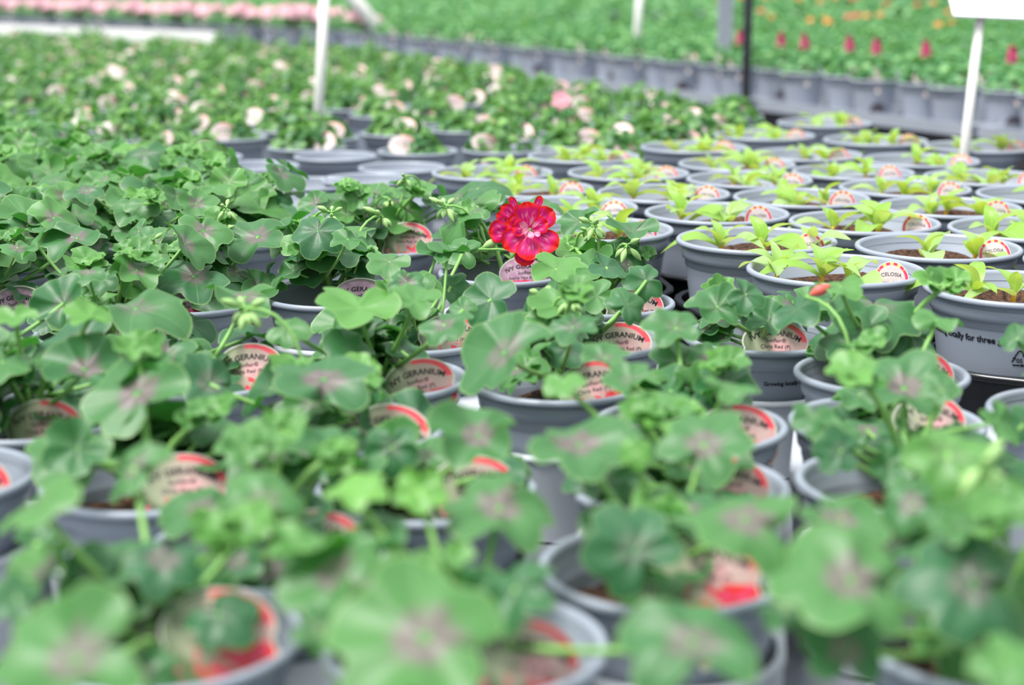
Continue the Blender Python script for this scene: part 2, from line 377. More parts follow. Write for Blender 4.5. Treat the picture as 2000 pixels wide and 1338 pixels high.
# ------------------------------------------------------------------ plant labels (local: face in XY, +Z towards the reader)
def label_mesh(kind):
    if kind=='celosia':
        rx,ry=.0155,.0165; pts=[(rx*math.cos(a),ry*math.sin(a)) for a in [math.radians(-62+ i*(304)/40) for i in range(41)]]
        pts+= [(-.0050,-.021),(-.0045,-.05),(0,-.058),(.0045,-.05),(.0050,-.021)]
    elif kind=='round':
        rx,ry=.0225,.0175; pts=[(rx*math.cos(a),ry*math.sin(a)) for a in [math.radians(-60+i*(300)/36) for i in range(37)]]
        pts+= [(-.0055,-.022),(-.0045,-.05),(0,-.056),(.0045,-.05),(.0055,-.022)]
    else:
        rx,ry=.0268,.0180; pts=[(rx*math.cos(a),ry*math.sin(a)) for a in [math.radians(i*180/36) for i in range(37)]]
        pts+= [(-.0262,-.003),(-.0250,-.005),(-.0256,-.008),(-.0272,-.012),(-.0270,-.016),(-.0225,-.022),(-.015,-.026),(-.009,-.029),(-.006,-.034),(-.005,-.046),(0,-.050),
               (.005,-.046),(.006,-.034),(.009,-.029),(.015,-.026),(.0225,-.022),(.0270,-.016),(.0272,-.012),(.0256,-.008),(.0250,-.005),(.0262,-.003)]
    n=len(pts); g=Geo(); ins=.955; cy=-.004
    inner=[(x*ins,(y-cy)*ins+cy) for x,y in pts]
    def bend(p,z): return (p[0],p[1],z-(p[0]**2)*4.0)        # thin plastic bowed a little
    uvo=[(x/rx,y/ry) for x,y in pts]; uvi=[(x/rx,y/ry) for x,y in inner]
    V=[bend(p,.0004) for p in pts]+[bend(p,.0004) for p in inner]
    F=[(i,(i+1)%n,n+(i+1)%n,n+i) for i in range(n)]
    g.add(V,F,0,a=uvo+uvi)
    # printed face: rings shrinking to the middle so the bow stays smooth
    V=[]; A=[]; ks=[1,.8,.6,.4,.2]
    for k in ks:
        for x,y in inner: V.append(bend((x*k,(y-cy)*k+cy),.0004)); A.append((x*k/rx,((y-cy)*k+cy)/ry))
    V.append(bend((0,cy),.0004)); A.append((0,cy/ry)); F=[]
    for i in range(len(ks)-1):
        for j in range(n): F.append((i*n+j,i*n+(j+1)%n,(i+1)*n+(j+1)%n,(i+1)*n+j))
    for j in range(n): F.append(((len(ks)-1)*n+j,(len(ks)-1)*n+(j+1)%n,len(V)-1))
    g.add(V,F,1,a=A)
    V=[bend(p,.0004) for p in pts]+[bend(p,-.0004) for p in pts]+[bend((0,cy),-.0004)]
    F=[(n+i,n+(i+1)%n,(i+1)%n,i) for i in range(n)]+[(n+(i+1)%n,n+i,2*n) for i in range(n)]
    g.add(V,F,0)
    return g
LAB={}
for kind,mk in (('red','lab_red'),('pink','lab_pink'),('celosia','lab_celosia'),('round','lab_pale')):
    LAB[kind]=label_mesh(kind).mesh('plant_label',[M['border'],M[mk]],smooth=False)
def lettering(kind):
    g=Geo()
    if kind in('red','pink','lolly'):
        arc_text(g,'IVY GERANIUM',.0060,.038,.0056,0,.022)
        arc_text(g,'Sunflair\u00ae',.0044,.12,-.0002,0,.004)
        arc_text(g,{'red':'Chris Red (P)','pink':'Josina Hot Pink (P)','lolly':'Lollipop Chris Red (P)'}[kind],.0044 if kind!='lolly' else .0040,.2,-.0052,0,.004)
    elif kind=='celosia':
        arc_text(g,'CELOSIA',.0045,.03,.0035,0,.01); arc_text(g,'Kosmo Prime',.0031,.2,-.0035,0,.0)
    else:
        arc_text(g,'GERANIUM',.0050,.04,.003,0,.0); arc_text(g,'Pink (P)',.0040,.2,-.004,0,0)
    V=[(x,y,z-(x**2)*4.0+.00015) for x,y,z in g.v]; g.v=V
    return g.mesh('lettering',[M['inkgrey'] if kind in('celosia','round') else M['ink']],smooth=False)
LET={k:lettering(k) for k in ('red','pink','lolly','celosia','round')}
def add_label(parent, kind, loc, yaw=0, lean=25, roll=0, text=True):
    mk={'lolly':'red'}.get(kind,kind)
    o=obj('plant_label',LAB[mk],parent,loc)
    # face normal +Z -> towards -Y and up
    R_=Matrix.Rotation(math.radians(yaw),3,'Z')@Matrix.Rotation(math.radians(90-lean),3,'X')@Matrix.Rotation(math.radians(roll),3,'Z')
    o.rotation_euler=R_.to_euler()
    if text: obj('lettering',LET[kind],o)
    return o

# ------------------------------------------------------------------ leaves
def outline_ivy(th, r):
    ph=th/math.radians(65)*math.pi
    q=1-.25*(1-np.abs(np.cos(ph)))**1.2
    q*=1-.62*np.exp(-((np.abs(th)-math.pi)/.20)**2)
    q*=1+.10*np.cos(th)
    q*=1+.035*np.sin(3*th+r.uniform(0,6))+.02*np.sin(13*th+r.uniform(0,6))
    return q
def leaf(g, c, nrm, tip, R, tint=.2, zone=.6, seed=0, S=44, K=6, cup=None, wave=None, mat=0):
    """one lobed shield-shaped leaf; c is where the stalk joins"""
    r=random.Random(seed); th=np.linspace(-math.pi,math.pi,S,endpoint=False)
    out=outline_ivy(th,r)
    cup=r.uniform(.05,.42) if cup is None else cup; wave=r.uniform(.07,.24) if wave is None else wave; FOLD=r.uniform(.08,.20)
    p1,p2=r.uniform(0,6.3),r.uniform(0,6.3)
    ph=th/math.radians(65)*math.pi
    rr=np.linspace(0,1,K+1)[1:]
    Rr,Th=np.meshgrid(rr,th,indexing='ij')
    X=Rr*out*np.cos(Th); Y=Rr*out*np.sin(Th)
    Z=cup*Rr**1.6-FOLD*Rr**1.2*np.abs(np.cos(np.tile(ph,(K,1))))**1.5+wave*Rr**2*np.sin(2*Th+p1)+.07*Rr**3*np.sin(5*Th+p2)-r.uniform(0,.28)*Rr**4
    nrm=Vector(nrm).normalized(); tip=Vector(tip); tip=(tip-nrm*tip.dot(nrm))
    if tip.length<1e-4: tip=nrm.orthogonal()
    tip.normalize(); side=nrm.cross(tip)
    B=np.array([tip,side,nrm])
    L=np.stack([X.ravel(),Y.ravel(),Z.ravel()],1)*R
    W=L@B+np.array(c)
    V=[tuple(c)]+[tuple(x) for x in W]
    F=[(0,1+k,1+(k+1)%S) for k in range(S)]
    for i in range(K-1):
        for k in range(S): F.append((1+i*S+k,1+(i+1)*S+k,1+(i+1)*S+(k+1)%S,1+i*S+(k+1)%S))
    A=[(0,0)]+list(zip(X.ravel(),Y.ravel())); Bv=[(0,tint)]+[(q,tint) for q in Rr.ravel()]; rv=r.random()
    g.add(V,F,mat,a=A,b=Bv,c=[(zone,rv)]*len(V))
def stalk(gs, a, b, n_end, r0=.0016, mat=0):
    a=Vector(a); b=Vector(b); m=(a+b)/2+Vector((0,0,-.010)); m=m-Vector(n_end)*.004
    m=Vector((a.x*.4+b.x*.6,a.y*.4+b.y*.6,a.z*.55+b.z*.45)); tube(gs,bez(a,m,b,6),r0*1.15,r0,mat,6)
def crown(g, gs, c, s, seed, tint=.7):
    """tuft of small young leaves at a shoot tip"""
    r=random.Random(seed)
    for k in range(r.randint(4,6)):
        a=r.uniform(0,6.28); ln=r.uniform(.25,1.0)
        d=Vector((math.cos(a),math.sin(a),0)); p=Vector(c)+d*s*.8*ln+Vector((0,0,r.uniform(-.2,.35)*s))
        nrm=Vector((-d.x*.2+r.uniform(-.3,.3),-d.y*.2-.35+r.uniform(-.3,.3),.9))
        leaf(g,p,nrm,d,s*r.uniform(.45,.95),tint*r.uniform(.5,1.1),.05,r.randint(0,9999),S=30,K=4,cup=r.uniform(.3,.6))
        tube(gs,bez(c,Vector(c)+d*s*.3,p,4),.0011,.0009,0,5)
def bud_cluster(gb, gs, base, top, n, seed, size=.008, droop=True, mat=0):
    r=random.Random(seed); base=Vector(base); top=Vector(top)
    tube(gs,bez(base,Vector((base.x,base.y,top.z+.004)),top,8),.0013,.0012,0,7)
    for k in range(n):
        a=2*math.pi*k/n+r.uniform(-.3,.3); d=Vector((math.cos(a)*.8,math.sin(a)*.8,-.9 if droop and r.random()<.7 else .35)).normalized()
        s=top+d*.004; e=s+d*size*r.uniform(.8,1.4)
        V=[]; F=[]; n8=7; u=d.orthogonal().normalized(); v=d.cross(u)
        for i in range(7):
            t=i/6; rad=size*.26*math.sin(math.pi*min(.98,t*.9+.06))
            for q in range(n8): b=2*math.pi*q/n8; V.append(s+(e-s)*t+(u*math.cos(b)+v*math.sin(b))*rad)
        for i in range(6):
            for q in range(n8): F.append((i*n8+q,i*n8+(q+1)%n8,(i+1)*n8+(q+1)%n8,(i+1)*n8+q))
        gb.add(V,F,mat)
        tube(gs,[top,s],.0008,.0008,0,5)

# ------------------------------------------------------------------ positions of the ivy geraniums that can be told apart
IVY={1:(-.021,.714),2:(-.160,.723),3:(.078,.812),4:(.221,.72),5:(.233,.957),6:(-.350,.967),7:(-.214,.958),8:(-.050,.942),9:(.098,.950),
10:(.118,1.082),11:(.250,1.088),12:(.276,1.226),13:(.390,1.114),14:(.034,1.200),15:(-.108,1.075),16:(-.097,1.210),17:(-.325,1.101),
18:(-.420,1.222),19:(-.468,1.490),20:(-.165,1.527),21:(-.008,1.640),22:(.082,1.492),23:(.205,1.352),24:(-.079,1.352),25:(-.228,1.215),
26:(-.290,1.500),27:(-.330,1.365),28:(-.140,1.795),29:(.062,1.340),31:(-.128,.838)}
LABELS={23:(1515,668,'red',0,22,2),24:(900,655,'red',12,25,0),22:(1240,597,'lolly',8,25,4),21:(1028,535,'pink',-2,20,0),29:(1208,672,'lolly',-5,22,-4),14:(1158,752,'red',0,30,-12),
16:(840,752,'red',-6,38,-14),15:(760,842,'red',-6,38,0),17:(84,832,'red',-8,35,-4),25:(486,716,'red',-10,25,-8),7:(356,945,'red',4,35,-2),31:(618,1062,'red',14,30,4),
8:(1004,950,'red',16,32,6),9:(1464,950,'red',18,36,8),10:(1462,842,'red',6,38,0),11:(1862,822,'red',14,32,6),12:(1832,730,'red',16,25,10),5:(1905,962,'red',18,32,8),
3:(1394,1150,'red',-2,36,2),1:(1060,1290,'red',30,20,20),2:(418,1310,'red',-6,32,-6),6:(-16,945,'red',16,32,8),19:(84,600,'pink',-12,22,-6),26:(395,590,'pink',0,28,0),
27:(312,648,'pink',0,25,0),20:(735,582,'pink',6,25,4),28:(828,492,'red',-10,28,0)}
LPOS={}
for k,(px,py,kind,yaw,lean,roll) in LABELS.items():
    cx,cy=IVY[k]; sl=math.sin(math.radians(min(lean,23)))
    for step in range(8):                           # slide along the line of sight until the stake stays inside the pot
        h=.300-.0015*step; x,y,z,zc=at(px,py,h); dx,dy=x-cx,y-cy
        if dy-.050*sl>-.050: break
    dx=max(-.030,min(.029,dx))
    LPOS[k]=(dx,max(dy,-math.sqrt(max(.0001,.0535**2-(abs(dx)+.016)**2))+.020*sl,-.0535+.045*sl),z)
# boxes of the photo where pots, labels or gaps are seen clear of filler leaves (x0,y0,x1,y1, only leaves nearer than this depth count)
CLEAR=[(1800,590,2000,790,1.5),(1475,640,1575,790,1.45),(960,385,1095,520,1.7),(865,520,985,625,1.7),(975,765,1215,830,1.3),(1450,770,1560,900,1.1),(1045,1050,1200,1180,.9),
(1180,630,1290,700,1.4),(1190,560,1310,620,1.55),(550,560,620,610,1.6),(100,950,300,1040,1.05),(1560,900,1700,990,1.05),(1290,430,1800,560,1.6),(1110,440,1320,560,1.5),(860,610,980,690,1.4),(460,1110,600,1200,.85),
(1100,1180,1190,1300,.8),(1575,720,1640,790,1.3),(0,830,70,1000,1.1),(1480,900,1560,1000,1.1),(1330,560,1400,620,1.4),(2,600,50,640,1.5),(1420,1080,1500,1160,.9),(720,980,900,1030,1.0)]
for k,(dx,dy,z) in LPOS.items():
    px,py,zc=proj(IVY[k][0]+dx,IVY[k][1]+dy,z+.008); hw=.026*FPX/zc
    CLEAR.append((px-hw,py-hw*.8,px+hw,py+hw*.25,zc+.0))
def blocked(p, R):
    px,py,zc=proj(*p); q=R*FPX/zc*.8
    for x0,y0,x1,y1,zm in CLEAR:
        if zc<zm and x0-q<px<x1+q and y0-q*.7<py<y1+q*.7: return True
    return False
# leaves that stand out in the photograph: px, py, width, height on the photo, roll, age tint, dark zone, height above the rim, facing of the tip
HERO=[(830,1245,370,290,0,.35,1,.050,200),(150,1290,330,240,-6,.3,.9,.050,160),(320,1092,160,120,10,.0,.9,.040,90),(655,1120,230,160,-28,.25,1,.055,230),(975,992,230,140,4,.25,1,.045,0),
(1238,1075,200,190,0,.0,.3,.030,250),(1455,1015,270,140,4,.3,1,.055,190),(1660,1135,290,210,8,.3,1,.060,180),(1355,1255,290,190,0,.15,.8,.045,270),(1900,1140,260,230,6,.0,.6,.045,180),
(1965,1290,160,130,0,.4,.0,.060,0),(1650,1270,170,190,0,.05,1,.030,270),(268,768,225,165,-22,.22,1,.050,250),(165,722,170,100,12,.1,1,.045,200),(262,912,150,100,-38,.25,.7,.060,220),
(150,875,130,120,20,.1,.1,.035,120),(632,742,215,110,4,.1,1,.050,270),(515,977,170,130,8,.3,.5,.055,0),(935,852,185,120,6,.2,1,.050,190),(1130,868,230,110,-4,.2,1,.055,0),
(1375,868,190,140,-12,.2,.9,.055,300),(985,690,210,130,-34,.15,.7,.050,230),(1710,600,190,85,10,.12,.5,.050,90),(1765,758,190,120,0,.15,1,.045,10),(1850,885,190,150,0,.55,.2,.070,60),
(1780,655,130,110,10,.0,.3,.030,0),(505,462,150,75,-8,.15,.9,.050,180),(152,465,140,50,-4,.15,.9,.055,180),(380,540,150,75,8,.05,.9,.040,0),(262,603,220,60,4,.2,.5,.050,0),
(150,670,170,100,-10,.0,.6,.035,200),(125,592,120,100,-30,.05,.4,.045,250),(700,600,170,70,4,.6,.0,.060,90),(480,580,150,45,10,.25,.8,.050,0),(960,585,120,100,-30,.02,.1,.035,210),
(1085,525,120,55,0,.55,.1,.050,0),(1165,578,90,70,10,.3,.1,.040,0),(1085,598,100,60,0,.45,.0,.050,180),(1185,522,90,45,20,.0,.1,.045,0),(1215,498,80,70,0,.15,.3,.040,0),
(1262,548,85,75,20,.05,.2,.035,0),(1225,595,90,65,30,.1,.1,.040,0),(1400,600,110,80,0,.15,.2,.040,180),(1455,575,80,70,20,.05,.2,.050,0),(1560,602,130,50,-30,.0,.1,.050,0),
(1500,628,90,70,0,.05,.1,.025,0),(935,368,120,40,-6,.1,.1,.055,0),(1135,432,90,45,-25,.15,.2,.060,0),(1235,452,110,30,6,.15,.3,.060,0),(590,1075,190,50,0,.5,.0,.060,0),
(70,985,180,80,-28,.4,.2,.065,0),(30,1170,110,90,20,.05,.1,.040,200),(690,955,130,70,-8,.9,.0,.065,0),(820,955,110,100,0,.85,.0,.060,90),(1245,880,70,80,0,.7,.0,.065,90),
(765,872,110,110,0,.02,.3,.030,90),(1590,815,90,60,-20,.15,.1,.045,0),(1640,880,100,110,0,.0,.2,.035,200),(1735,905,90,90,0,.1,.1,.035,0),(1780,985,130,100,-28,.15,1,.060,180),
(1640,1015,180,90,8,.25,1,.055,0),(1690,640,120,100,0,.1,.3,.040,180),(1640,560,100,30,0,.5,.1,.075,0),(1830,625,100,35,6,.35,.0,.060,0),(870,635,110,60,-18,.15,.7,.050,0),
(810,590,120,60,10,.4,.0,.060,0),(905,605,60,45,-14,.2,.2,.040,0),(760,510,90,50,0,.3,.2,.060,0),(905,490,80,60,0,.25,.3,.050,0),(880,560,70,60,0,.05,.1,.030,0),
(560,640,90,60,0,.3,.1,.050,0),(30,620,90,40,0,.6,.0,.075,0),(175,620,100,40,20,.7,.0,.075,0),(95,700,70,40,0,.3,.1,.05,0),(340,455,110,45,8,.25,.4,.055,0),(60,455,120,60,-10,.2,.3,.05,0),
(410,750,150,100,30,.0,.5,.030,0),(690,690,120,80,20,.05,.1,.030,200),(1120,640,110,55,-16,.1,.5,.055,0),(1180,700,100,50,0,.2,.5,.055,0),(1230,745,100,60,-10,.2,.4,.060,0),(1100,745,90,50,-10,.55,.0,.060,0),
(1330,705,110,90,0,.1,.3,.030,0),(1320,640,120,70,0,.2,.3,.055,0),(1420,755,110,40,8,.3,.1,.065,0),(640,880,130,80,0,.1,.1,.035,0),(480,860,120,70,-10,.3,.1,.050,0),(1180,940,130,80,0,.1,.2,.03,0),
(740,1040,120,90,-10,.1,.3,.045,0),(470,1040,120,60,0,.1,.2,.035,0),(180,1120,120,100,0,.05,.2,.030,0),(430,1200,150,120,0,.0,.2,.020,0),(1010,1150,180,120,-30,.05,.1,.035,0),(620,1230,120,90,20,.2,.4,.045,0),
(1840,760,80,60,0,.2,.2,.055,0),(1985,660,70,50,-30,.1,.1,.05,0),(2000,830,80,90,10,.05,.1,.03,0),(70,1060,90,80,0,.1,.1,.03,0),(1530,1190,120,60,0,.1,.3,.04,0),(1880,1030,120,60,0,.25,.2,.065,0)]
BUDS=[]
FG={k:[Geo(),Geo(),Geo()] for k in IVY}              # foliage, stems, buds of each pot
def nearest(x,y): return min(IVY,key=lambda k:(IVY[k][0]-x)**2+(IVY[k][1]-y)**2)
for i,(px,py,wd,ht,roll,tint,zone,hh,tipdeg) in enumerate(HERO):
    x,y,z,zc=at(px,py,CAMZ-RIM-hh); k=14 if (px,py)==(985,690) else nearest(x,y); R=wd/2/FPX*zc*1.02
    e=PITCH+math.atan((py-669)/FPX); t=math.asin(min(.97,ht/wd))-e; t=max(-.2,min(1.25,t))
    n=Vector((0,-math.sin(t),math.cos(t))); n=Matrix.Rotation(math.radians(roll),3,'Y')@n
    a=math.radians(tipdeg) if tipdeg else rnd.uniform(0,6.28)
    tip=Vector((math.cos(a),-math.sin(a)*.8,0))
    leaf(FG[k][0],(x,y,z),n,tip,R,tint,zone,1000+i,S=60,K=8)
    cx,cy=IVY[k]; dd=Vector((x-cx,y-cy)); sp=Vector((cx+dd.x*.25,cy+dd.y*.25,min(z-.012,RIM+hh*.45-.012)))
    stalk(FG[k][1],sp,(x,y,z-.0003),n)
    FG[k][1].add([],[],0)
    tube(FG[k][1],bez((cx,cy,RIM-.024),(cx,cy,RIM),sp,6),.0026,.0019,0,7)
for px,py,wd,ht,roll,tint,zone,hh,td in HERO:         # keep fillers from covering the leaves that stand out
    if wd>=140:
        zc=at(px,py,CAMZ-RIM-hh)[3]; CLEAR.append((px-wd*.32,py-ht*.36,px+wd*.32,py+ht*.36,zc+.01))
# filler leaves: the low dark foliage and the shoots of each pot
DENSE={18,19,20,26,27,28,25,16,21,24,17,7}
for k,(cx,cy) in IVY.items():
    r=random.Random(50+k); g,gs,gb=FG[k]; n=30 if k in DENSE else 17; sh=r.randint(3,4); tops=[]
    for s in range(sh):
        a=2*math.pi*s/sh+r.uniform(-.5,.5); q=r.uniform(.015,.05); tops.append(Vector((cx+q*math.cos(a),cy+q*math.sin(a),RIM+r.uniform(.030,.072))))
    for i in range(n):
        for tr in range(8):
            a=r.uniform(0,6.28); q=r.uniform(.01,.072) if k in DENSE else r.uniform(.01,.058); hh=r.uniform(-.012,.055 if k in DENSE else .030)
            R=r.uniform(.015,.031)
            p=(cx+q*math.cos(a),cy+q*math.sin(a),RIM+hh+.25*q)
            if not blocked(p,R): break
        else: continue
        n_=Vector((math.cos(a)*r.uniform(0,.8),math.sin(a)*r.uniform(-.1,.6)-.25,.8+r.uniform(-.3,.3)))
        tint=min(1,max(0,r.gauss(.10,.12)+hh*3)); leaf(g,p,n_,(math.cos(a),math.sin(a),0),R,tint,r.choice([0,.2,.6,.9]),r.randint(0,99999),S=38,K=5)
        tp=min(tops,key=lambda t_:(t_.x-p[0])**2+(t_.y-p[1])**2); b=Vector((cx*.5+tp.x*.5,cy*.5+tp.y*.5,min(p[2]-.004,(RIM-.02+tp.z)/2)))
        stalk(gs,b,p,n_,.0012)
    for j,tp in enumerate(tops):
        if blocked(tp,.008): continue
        tube(gs,bez((cx,cy,RIM-.025),(cx,cy,(tp.z+RIM)/2),tp,7),.0028,.0018,0,7)
        crown(g,gs,tp,r.uniform(.012,.017),r.randint(0,9999))
        if r.random()<.35 and not blocked((tp.x,tp.y-.01,tp.z+.018),.012): BUDS.append((k,bg:=Geo(),0)); bud_cluster(bg,gs,tp,tp+Vector((r.uniform(-.02,.02),-.01,.016)),7,r.randint(0,999))
# bud clusters the photo shows: px,py of the cluster, height above rim
for px,py,hh,n,red in ((1160,438,.070,8,0),(870,402,.065,8,0),(1225,478,.055,6,0),(1062,578,.050,9,0),(480,602,.075,10,0),(1572,580,.070,1,1),(745,420,.06,6,0),(935,487,.045,1,0),(1925,905,.085,7,0)):
    x,y,z,zc=at(px,py,CAMZ-RIM-hh); k=nearest(x,y); cx,cy=IVY[k]
    BUDS.append((k,bg:=Geo(),red)); bud_cluster(bg,FG[k][1],(cx+(x-cx)*.4,cy+(y-cy)*.4,RIM+.01),(x,y,z),n,px,.011 if n>1 else .016,True,0)

# ------------------------------------------------------------------ the crimson flower
def petal(name, m, parent, c, d, Ln, Wd, face, cup=.25, seed=0):
    """obovate petal from base c along d, broad face towards `face`"""
    g=Geo(); d=Vector(d).normalized(); f=Vector(face); f=(f-d*f.dot(d)).normalized(); s=d.cross(f); r=random.Random(seed)
    nu,nv=12,11; V=[];A=[];B=[];F=[]
    for i in range(nu):
        t=i/(nu-1); wdt=Wd*.5*(math.sin(math.pi*min(1,t**.85*.80+.045))**.72 if t<1 else .0)
        wdt=Wd*.5*max(.10,1.0-abs((t-.64)/.64)**2.1) if t<.64 else Wd*.5*math.sqrt(max(0,1-((t-.64)/.36)**2.0))
        for j in range(nv):
            q=-1+2*j/(nv-1); x=t*Ln; y=q*wdt
            if t>.985: y=q*Wd*.10
            z=cup*Wd*(.5*t*t*.6+.35*q*q*t)+.03*Wd*math.sin(q*6+t*5+seed)-.12*Wd*(t>.8)*(t-.8)*4
            V.append(Vector(c)+d*x+s*y+f*z); A.append((t,q*.5)); 
            e=max(abs(q)**1.5*.98, (t-.12)/.88 if t>.4 else 0); B.append((e,0))
    for i in range(nu-1):
        for j in range(nv-1): F.append((i*nv+j,(i+1)*nv+j,(i+1)*nv+j+1,i*nv+j+1))
    g.add(V,F,0,a=A,b=B); me=g.mesh(name,[m]); return obj(name,me,parent)
def flower(parent, loc, face, petals, scale, m, cen):
    loc=Vector(loc); f=Vector(face).normalized(); right=Vector((1,0,0)); right=(right-f*right.dot(f)).normalized(); up=f.cross(right)*1
    if up.z<0: up=-up
    g=Geo(); 
    for k in range(16):                               # calyx and throat
        a=2*math.pi*k/16
    lathe(g,[(.0005,-.004),(.003,-.002),(.0038,.001),(.002,.003),(.0004,.004)],12)
    fl=obj('flower',g.mesh('flower',[M['bud']]),parent,loc)
    for i,(ang,dist,Ln,Wd,dep) in enumerate(petals):
        a=math.radians(ang); dr=right*math.cos(a)+up*math.sin(a)
        petal('petal',m,fl,(dr*dist+f*dep)*scale,dr+f*.18,Ln*scale,Wd*scale,f,.28,i)
    for i,(ang,dist,Ln,Wd,dep) in enumerate(cen):
        a=math.radians(ang); dr=right*math.cos(a)+up*math.sin(a)
        petal('petal',M['petalheart'] if m is M['petal'] else M['petalpink'],fl,(dr*dist+f*dep)*scale,dr+f*.5,Ln*scale,Wd*scale,f,.4,i+40)
    return fl
FLOWER_P=[(95,.05,.95,.92,.10),(38,.12,1.0,.80,.12),(160,.05,.80,.85,.06),(182,.62,.80,.80,-.25),(215,.10,1.02,.90,.14),(268,.16,.95,.86,.20),(328,.16,1.05,.84,.14),
(20,.10,.62,.60,.26),(262,.45,.85,.72,-.02),(138,.55,.75,.55,-.20),(118,.75,.62,.28,-.28),(70,.75,.58,.30,-.30),(152,.65,.62,.45,-.28),(172,.05,.55,.6,.24)]
FLOWER_C=[(150,.02,.42,.30,.40),(205,.0,.34,.22,.42),(285,.05,.34,.26,.40),(40,.12,.32,.16,.42),(75,.12,.40,.12,.40),(330,.2,.28,.20,.42),(250,.1,.25,.18,.40)]

# ------------------------------------------------------------------ assemble the ivy geraniums
DESC={1:'potted geranium at the bottom centre with the largest pale leaf and a red-and-pink label',2:'potted geranium in the bottom left corner with a half-hidden red-topped label',
3:'potted geranium with an open grey rim left of a white oval label, lower right',4:'potted geranium in the bottom right corner under dark lobed leaves',
5:'potted geranium at the right with drooping buds and an open rim on its left',6:'potted geranium cut by the left edge, grey rim showing beside the white tray',
7:'potted geranium at lower left with a pale folded leaf over a red-topped label',8:'potted geranium below two zoned leaves at centre, only the red label end showing',
9:'potted geranium whose pink label peeks out under a large pale leaf, right of centre',10:'potted geranium with a round-topped label beside the light grey tray, right of centre',
11:'potted geranium under yellow-green leaves next to the black tray, its label half sunk',12:'tall potted geranium with a purple-zoned leaf and a label leaning at the black tray',
13:'grey pot cut by the right edge before the black tray, one leaf inside',14:'potted geranium at centre with a bare front rim and a label behind young leaves',
15:'potted geranium left of centre with a label lying under a dark leaf',16:'potted geranium left of centre with a tilted label in front of dark crinkled leaves',
17:'potted geranium at the left with a wide red-topped label lying on its front rim',18:'potted geranium cut by the left edge under lime shoots, rim corner showing',
19:'potted geranium at the left edge, dark pink label standing behind its rim',20:'potted geranium left of the blooming one, bare grey front wall and pink label',
21:'potted ivy geranium in bloom with the one crimson flower and a pink label',22:'potted geranium right of the crimson flower with a red-edged label in its right rim',
23:'potted geranium with an ivy geranium label on its rim above black wall lettering',24:'potted geranium below the crimson flower with a red-edged label at its right side',
25:'potted geranium at left centre whose tall pale label shows red petals',26:'potted geranium in the dense left group with a pink label under a zoned leaf',
27:'potted geranium at left with a small pink label over the large pale leaf',28:'potted geranium with a greenish label rim, behind and left of the crimson flower',
29:'potted geranium below right of the blooming one, label sunk behind its rim',31:'potted geranium at lower left centre with a glossy red-topped label under a bright leaf'}
THINGS={}
for k,(cx,cy) in IVY.items():
    t=thing('potted_ivy_geranium',DESC[k],'potted plant',(cx,cy,BENCH)); THINGS[k]=t
    obj('pot',ME_POT,t,(0,0,0)); obj('soil',ME_SOILG[k%2],t,(0,0,HG-.022))
    for geo,nm,mm in [(FG[k][0],'foliage',[M['ivy']]),(FG[k][1],'stems',[M['stem']])]+[(bg,'flower_bud' if rd else 'bud_cluster',[M['budred'] if rd else M['bud']]) for kk,bg,rd in BUDS if kk==k]:
        if not geo.v: continue
        geo.v=[(x-cx,y-cy,z-BENCH) for x,y,z in geo.v]
        obj(nm,geo.mesh(nm,mm),t)
    if k in LABELS:
        px,py,kind,yaw,lean,roll=LABELS[k]; dx,dy,z=LPOS[k]; add_label(t,kind,(dx,dy,z-BENCH),yaw,min(lean,23),-roll)
x,y,z,zc=at(1032,450,CAMZ-RIM-.062)
fx,fy=IVY[21]
flower(THINGS[21],(x-fx,y-fy,z-BENCH),(.05,-1,.25),FLOWER_P,.0255,M['petal'],FLOWER_C)
g=Geo(); tube(g,bez((0,0,HG-.02),(x-fx,.02,HG+.03),(x-fx,y-fy+.004,z-BENCH),8),.0016,.0013,0,7); obj('flower_stalk',g.mesh('flower_stalk',[M['stem']]),THINGS[21])

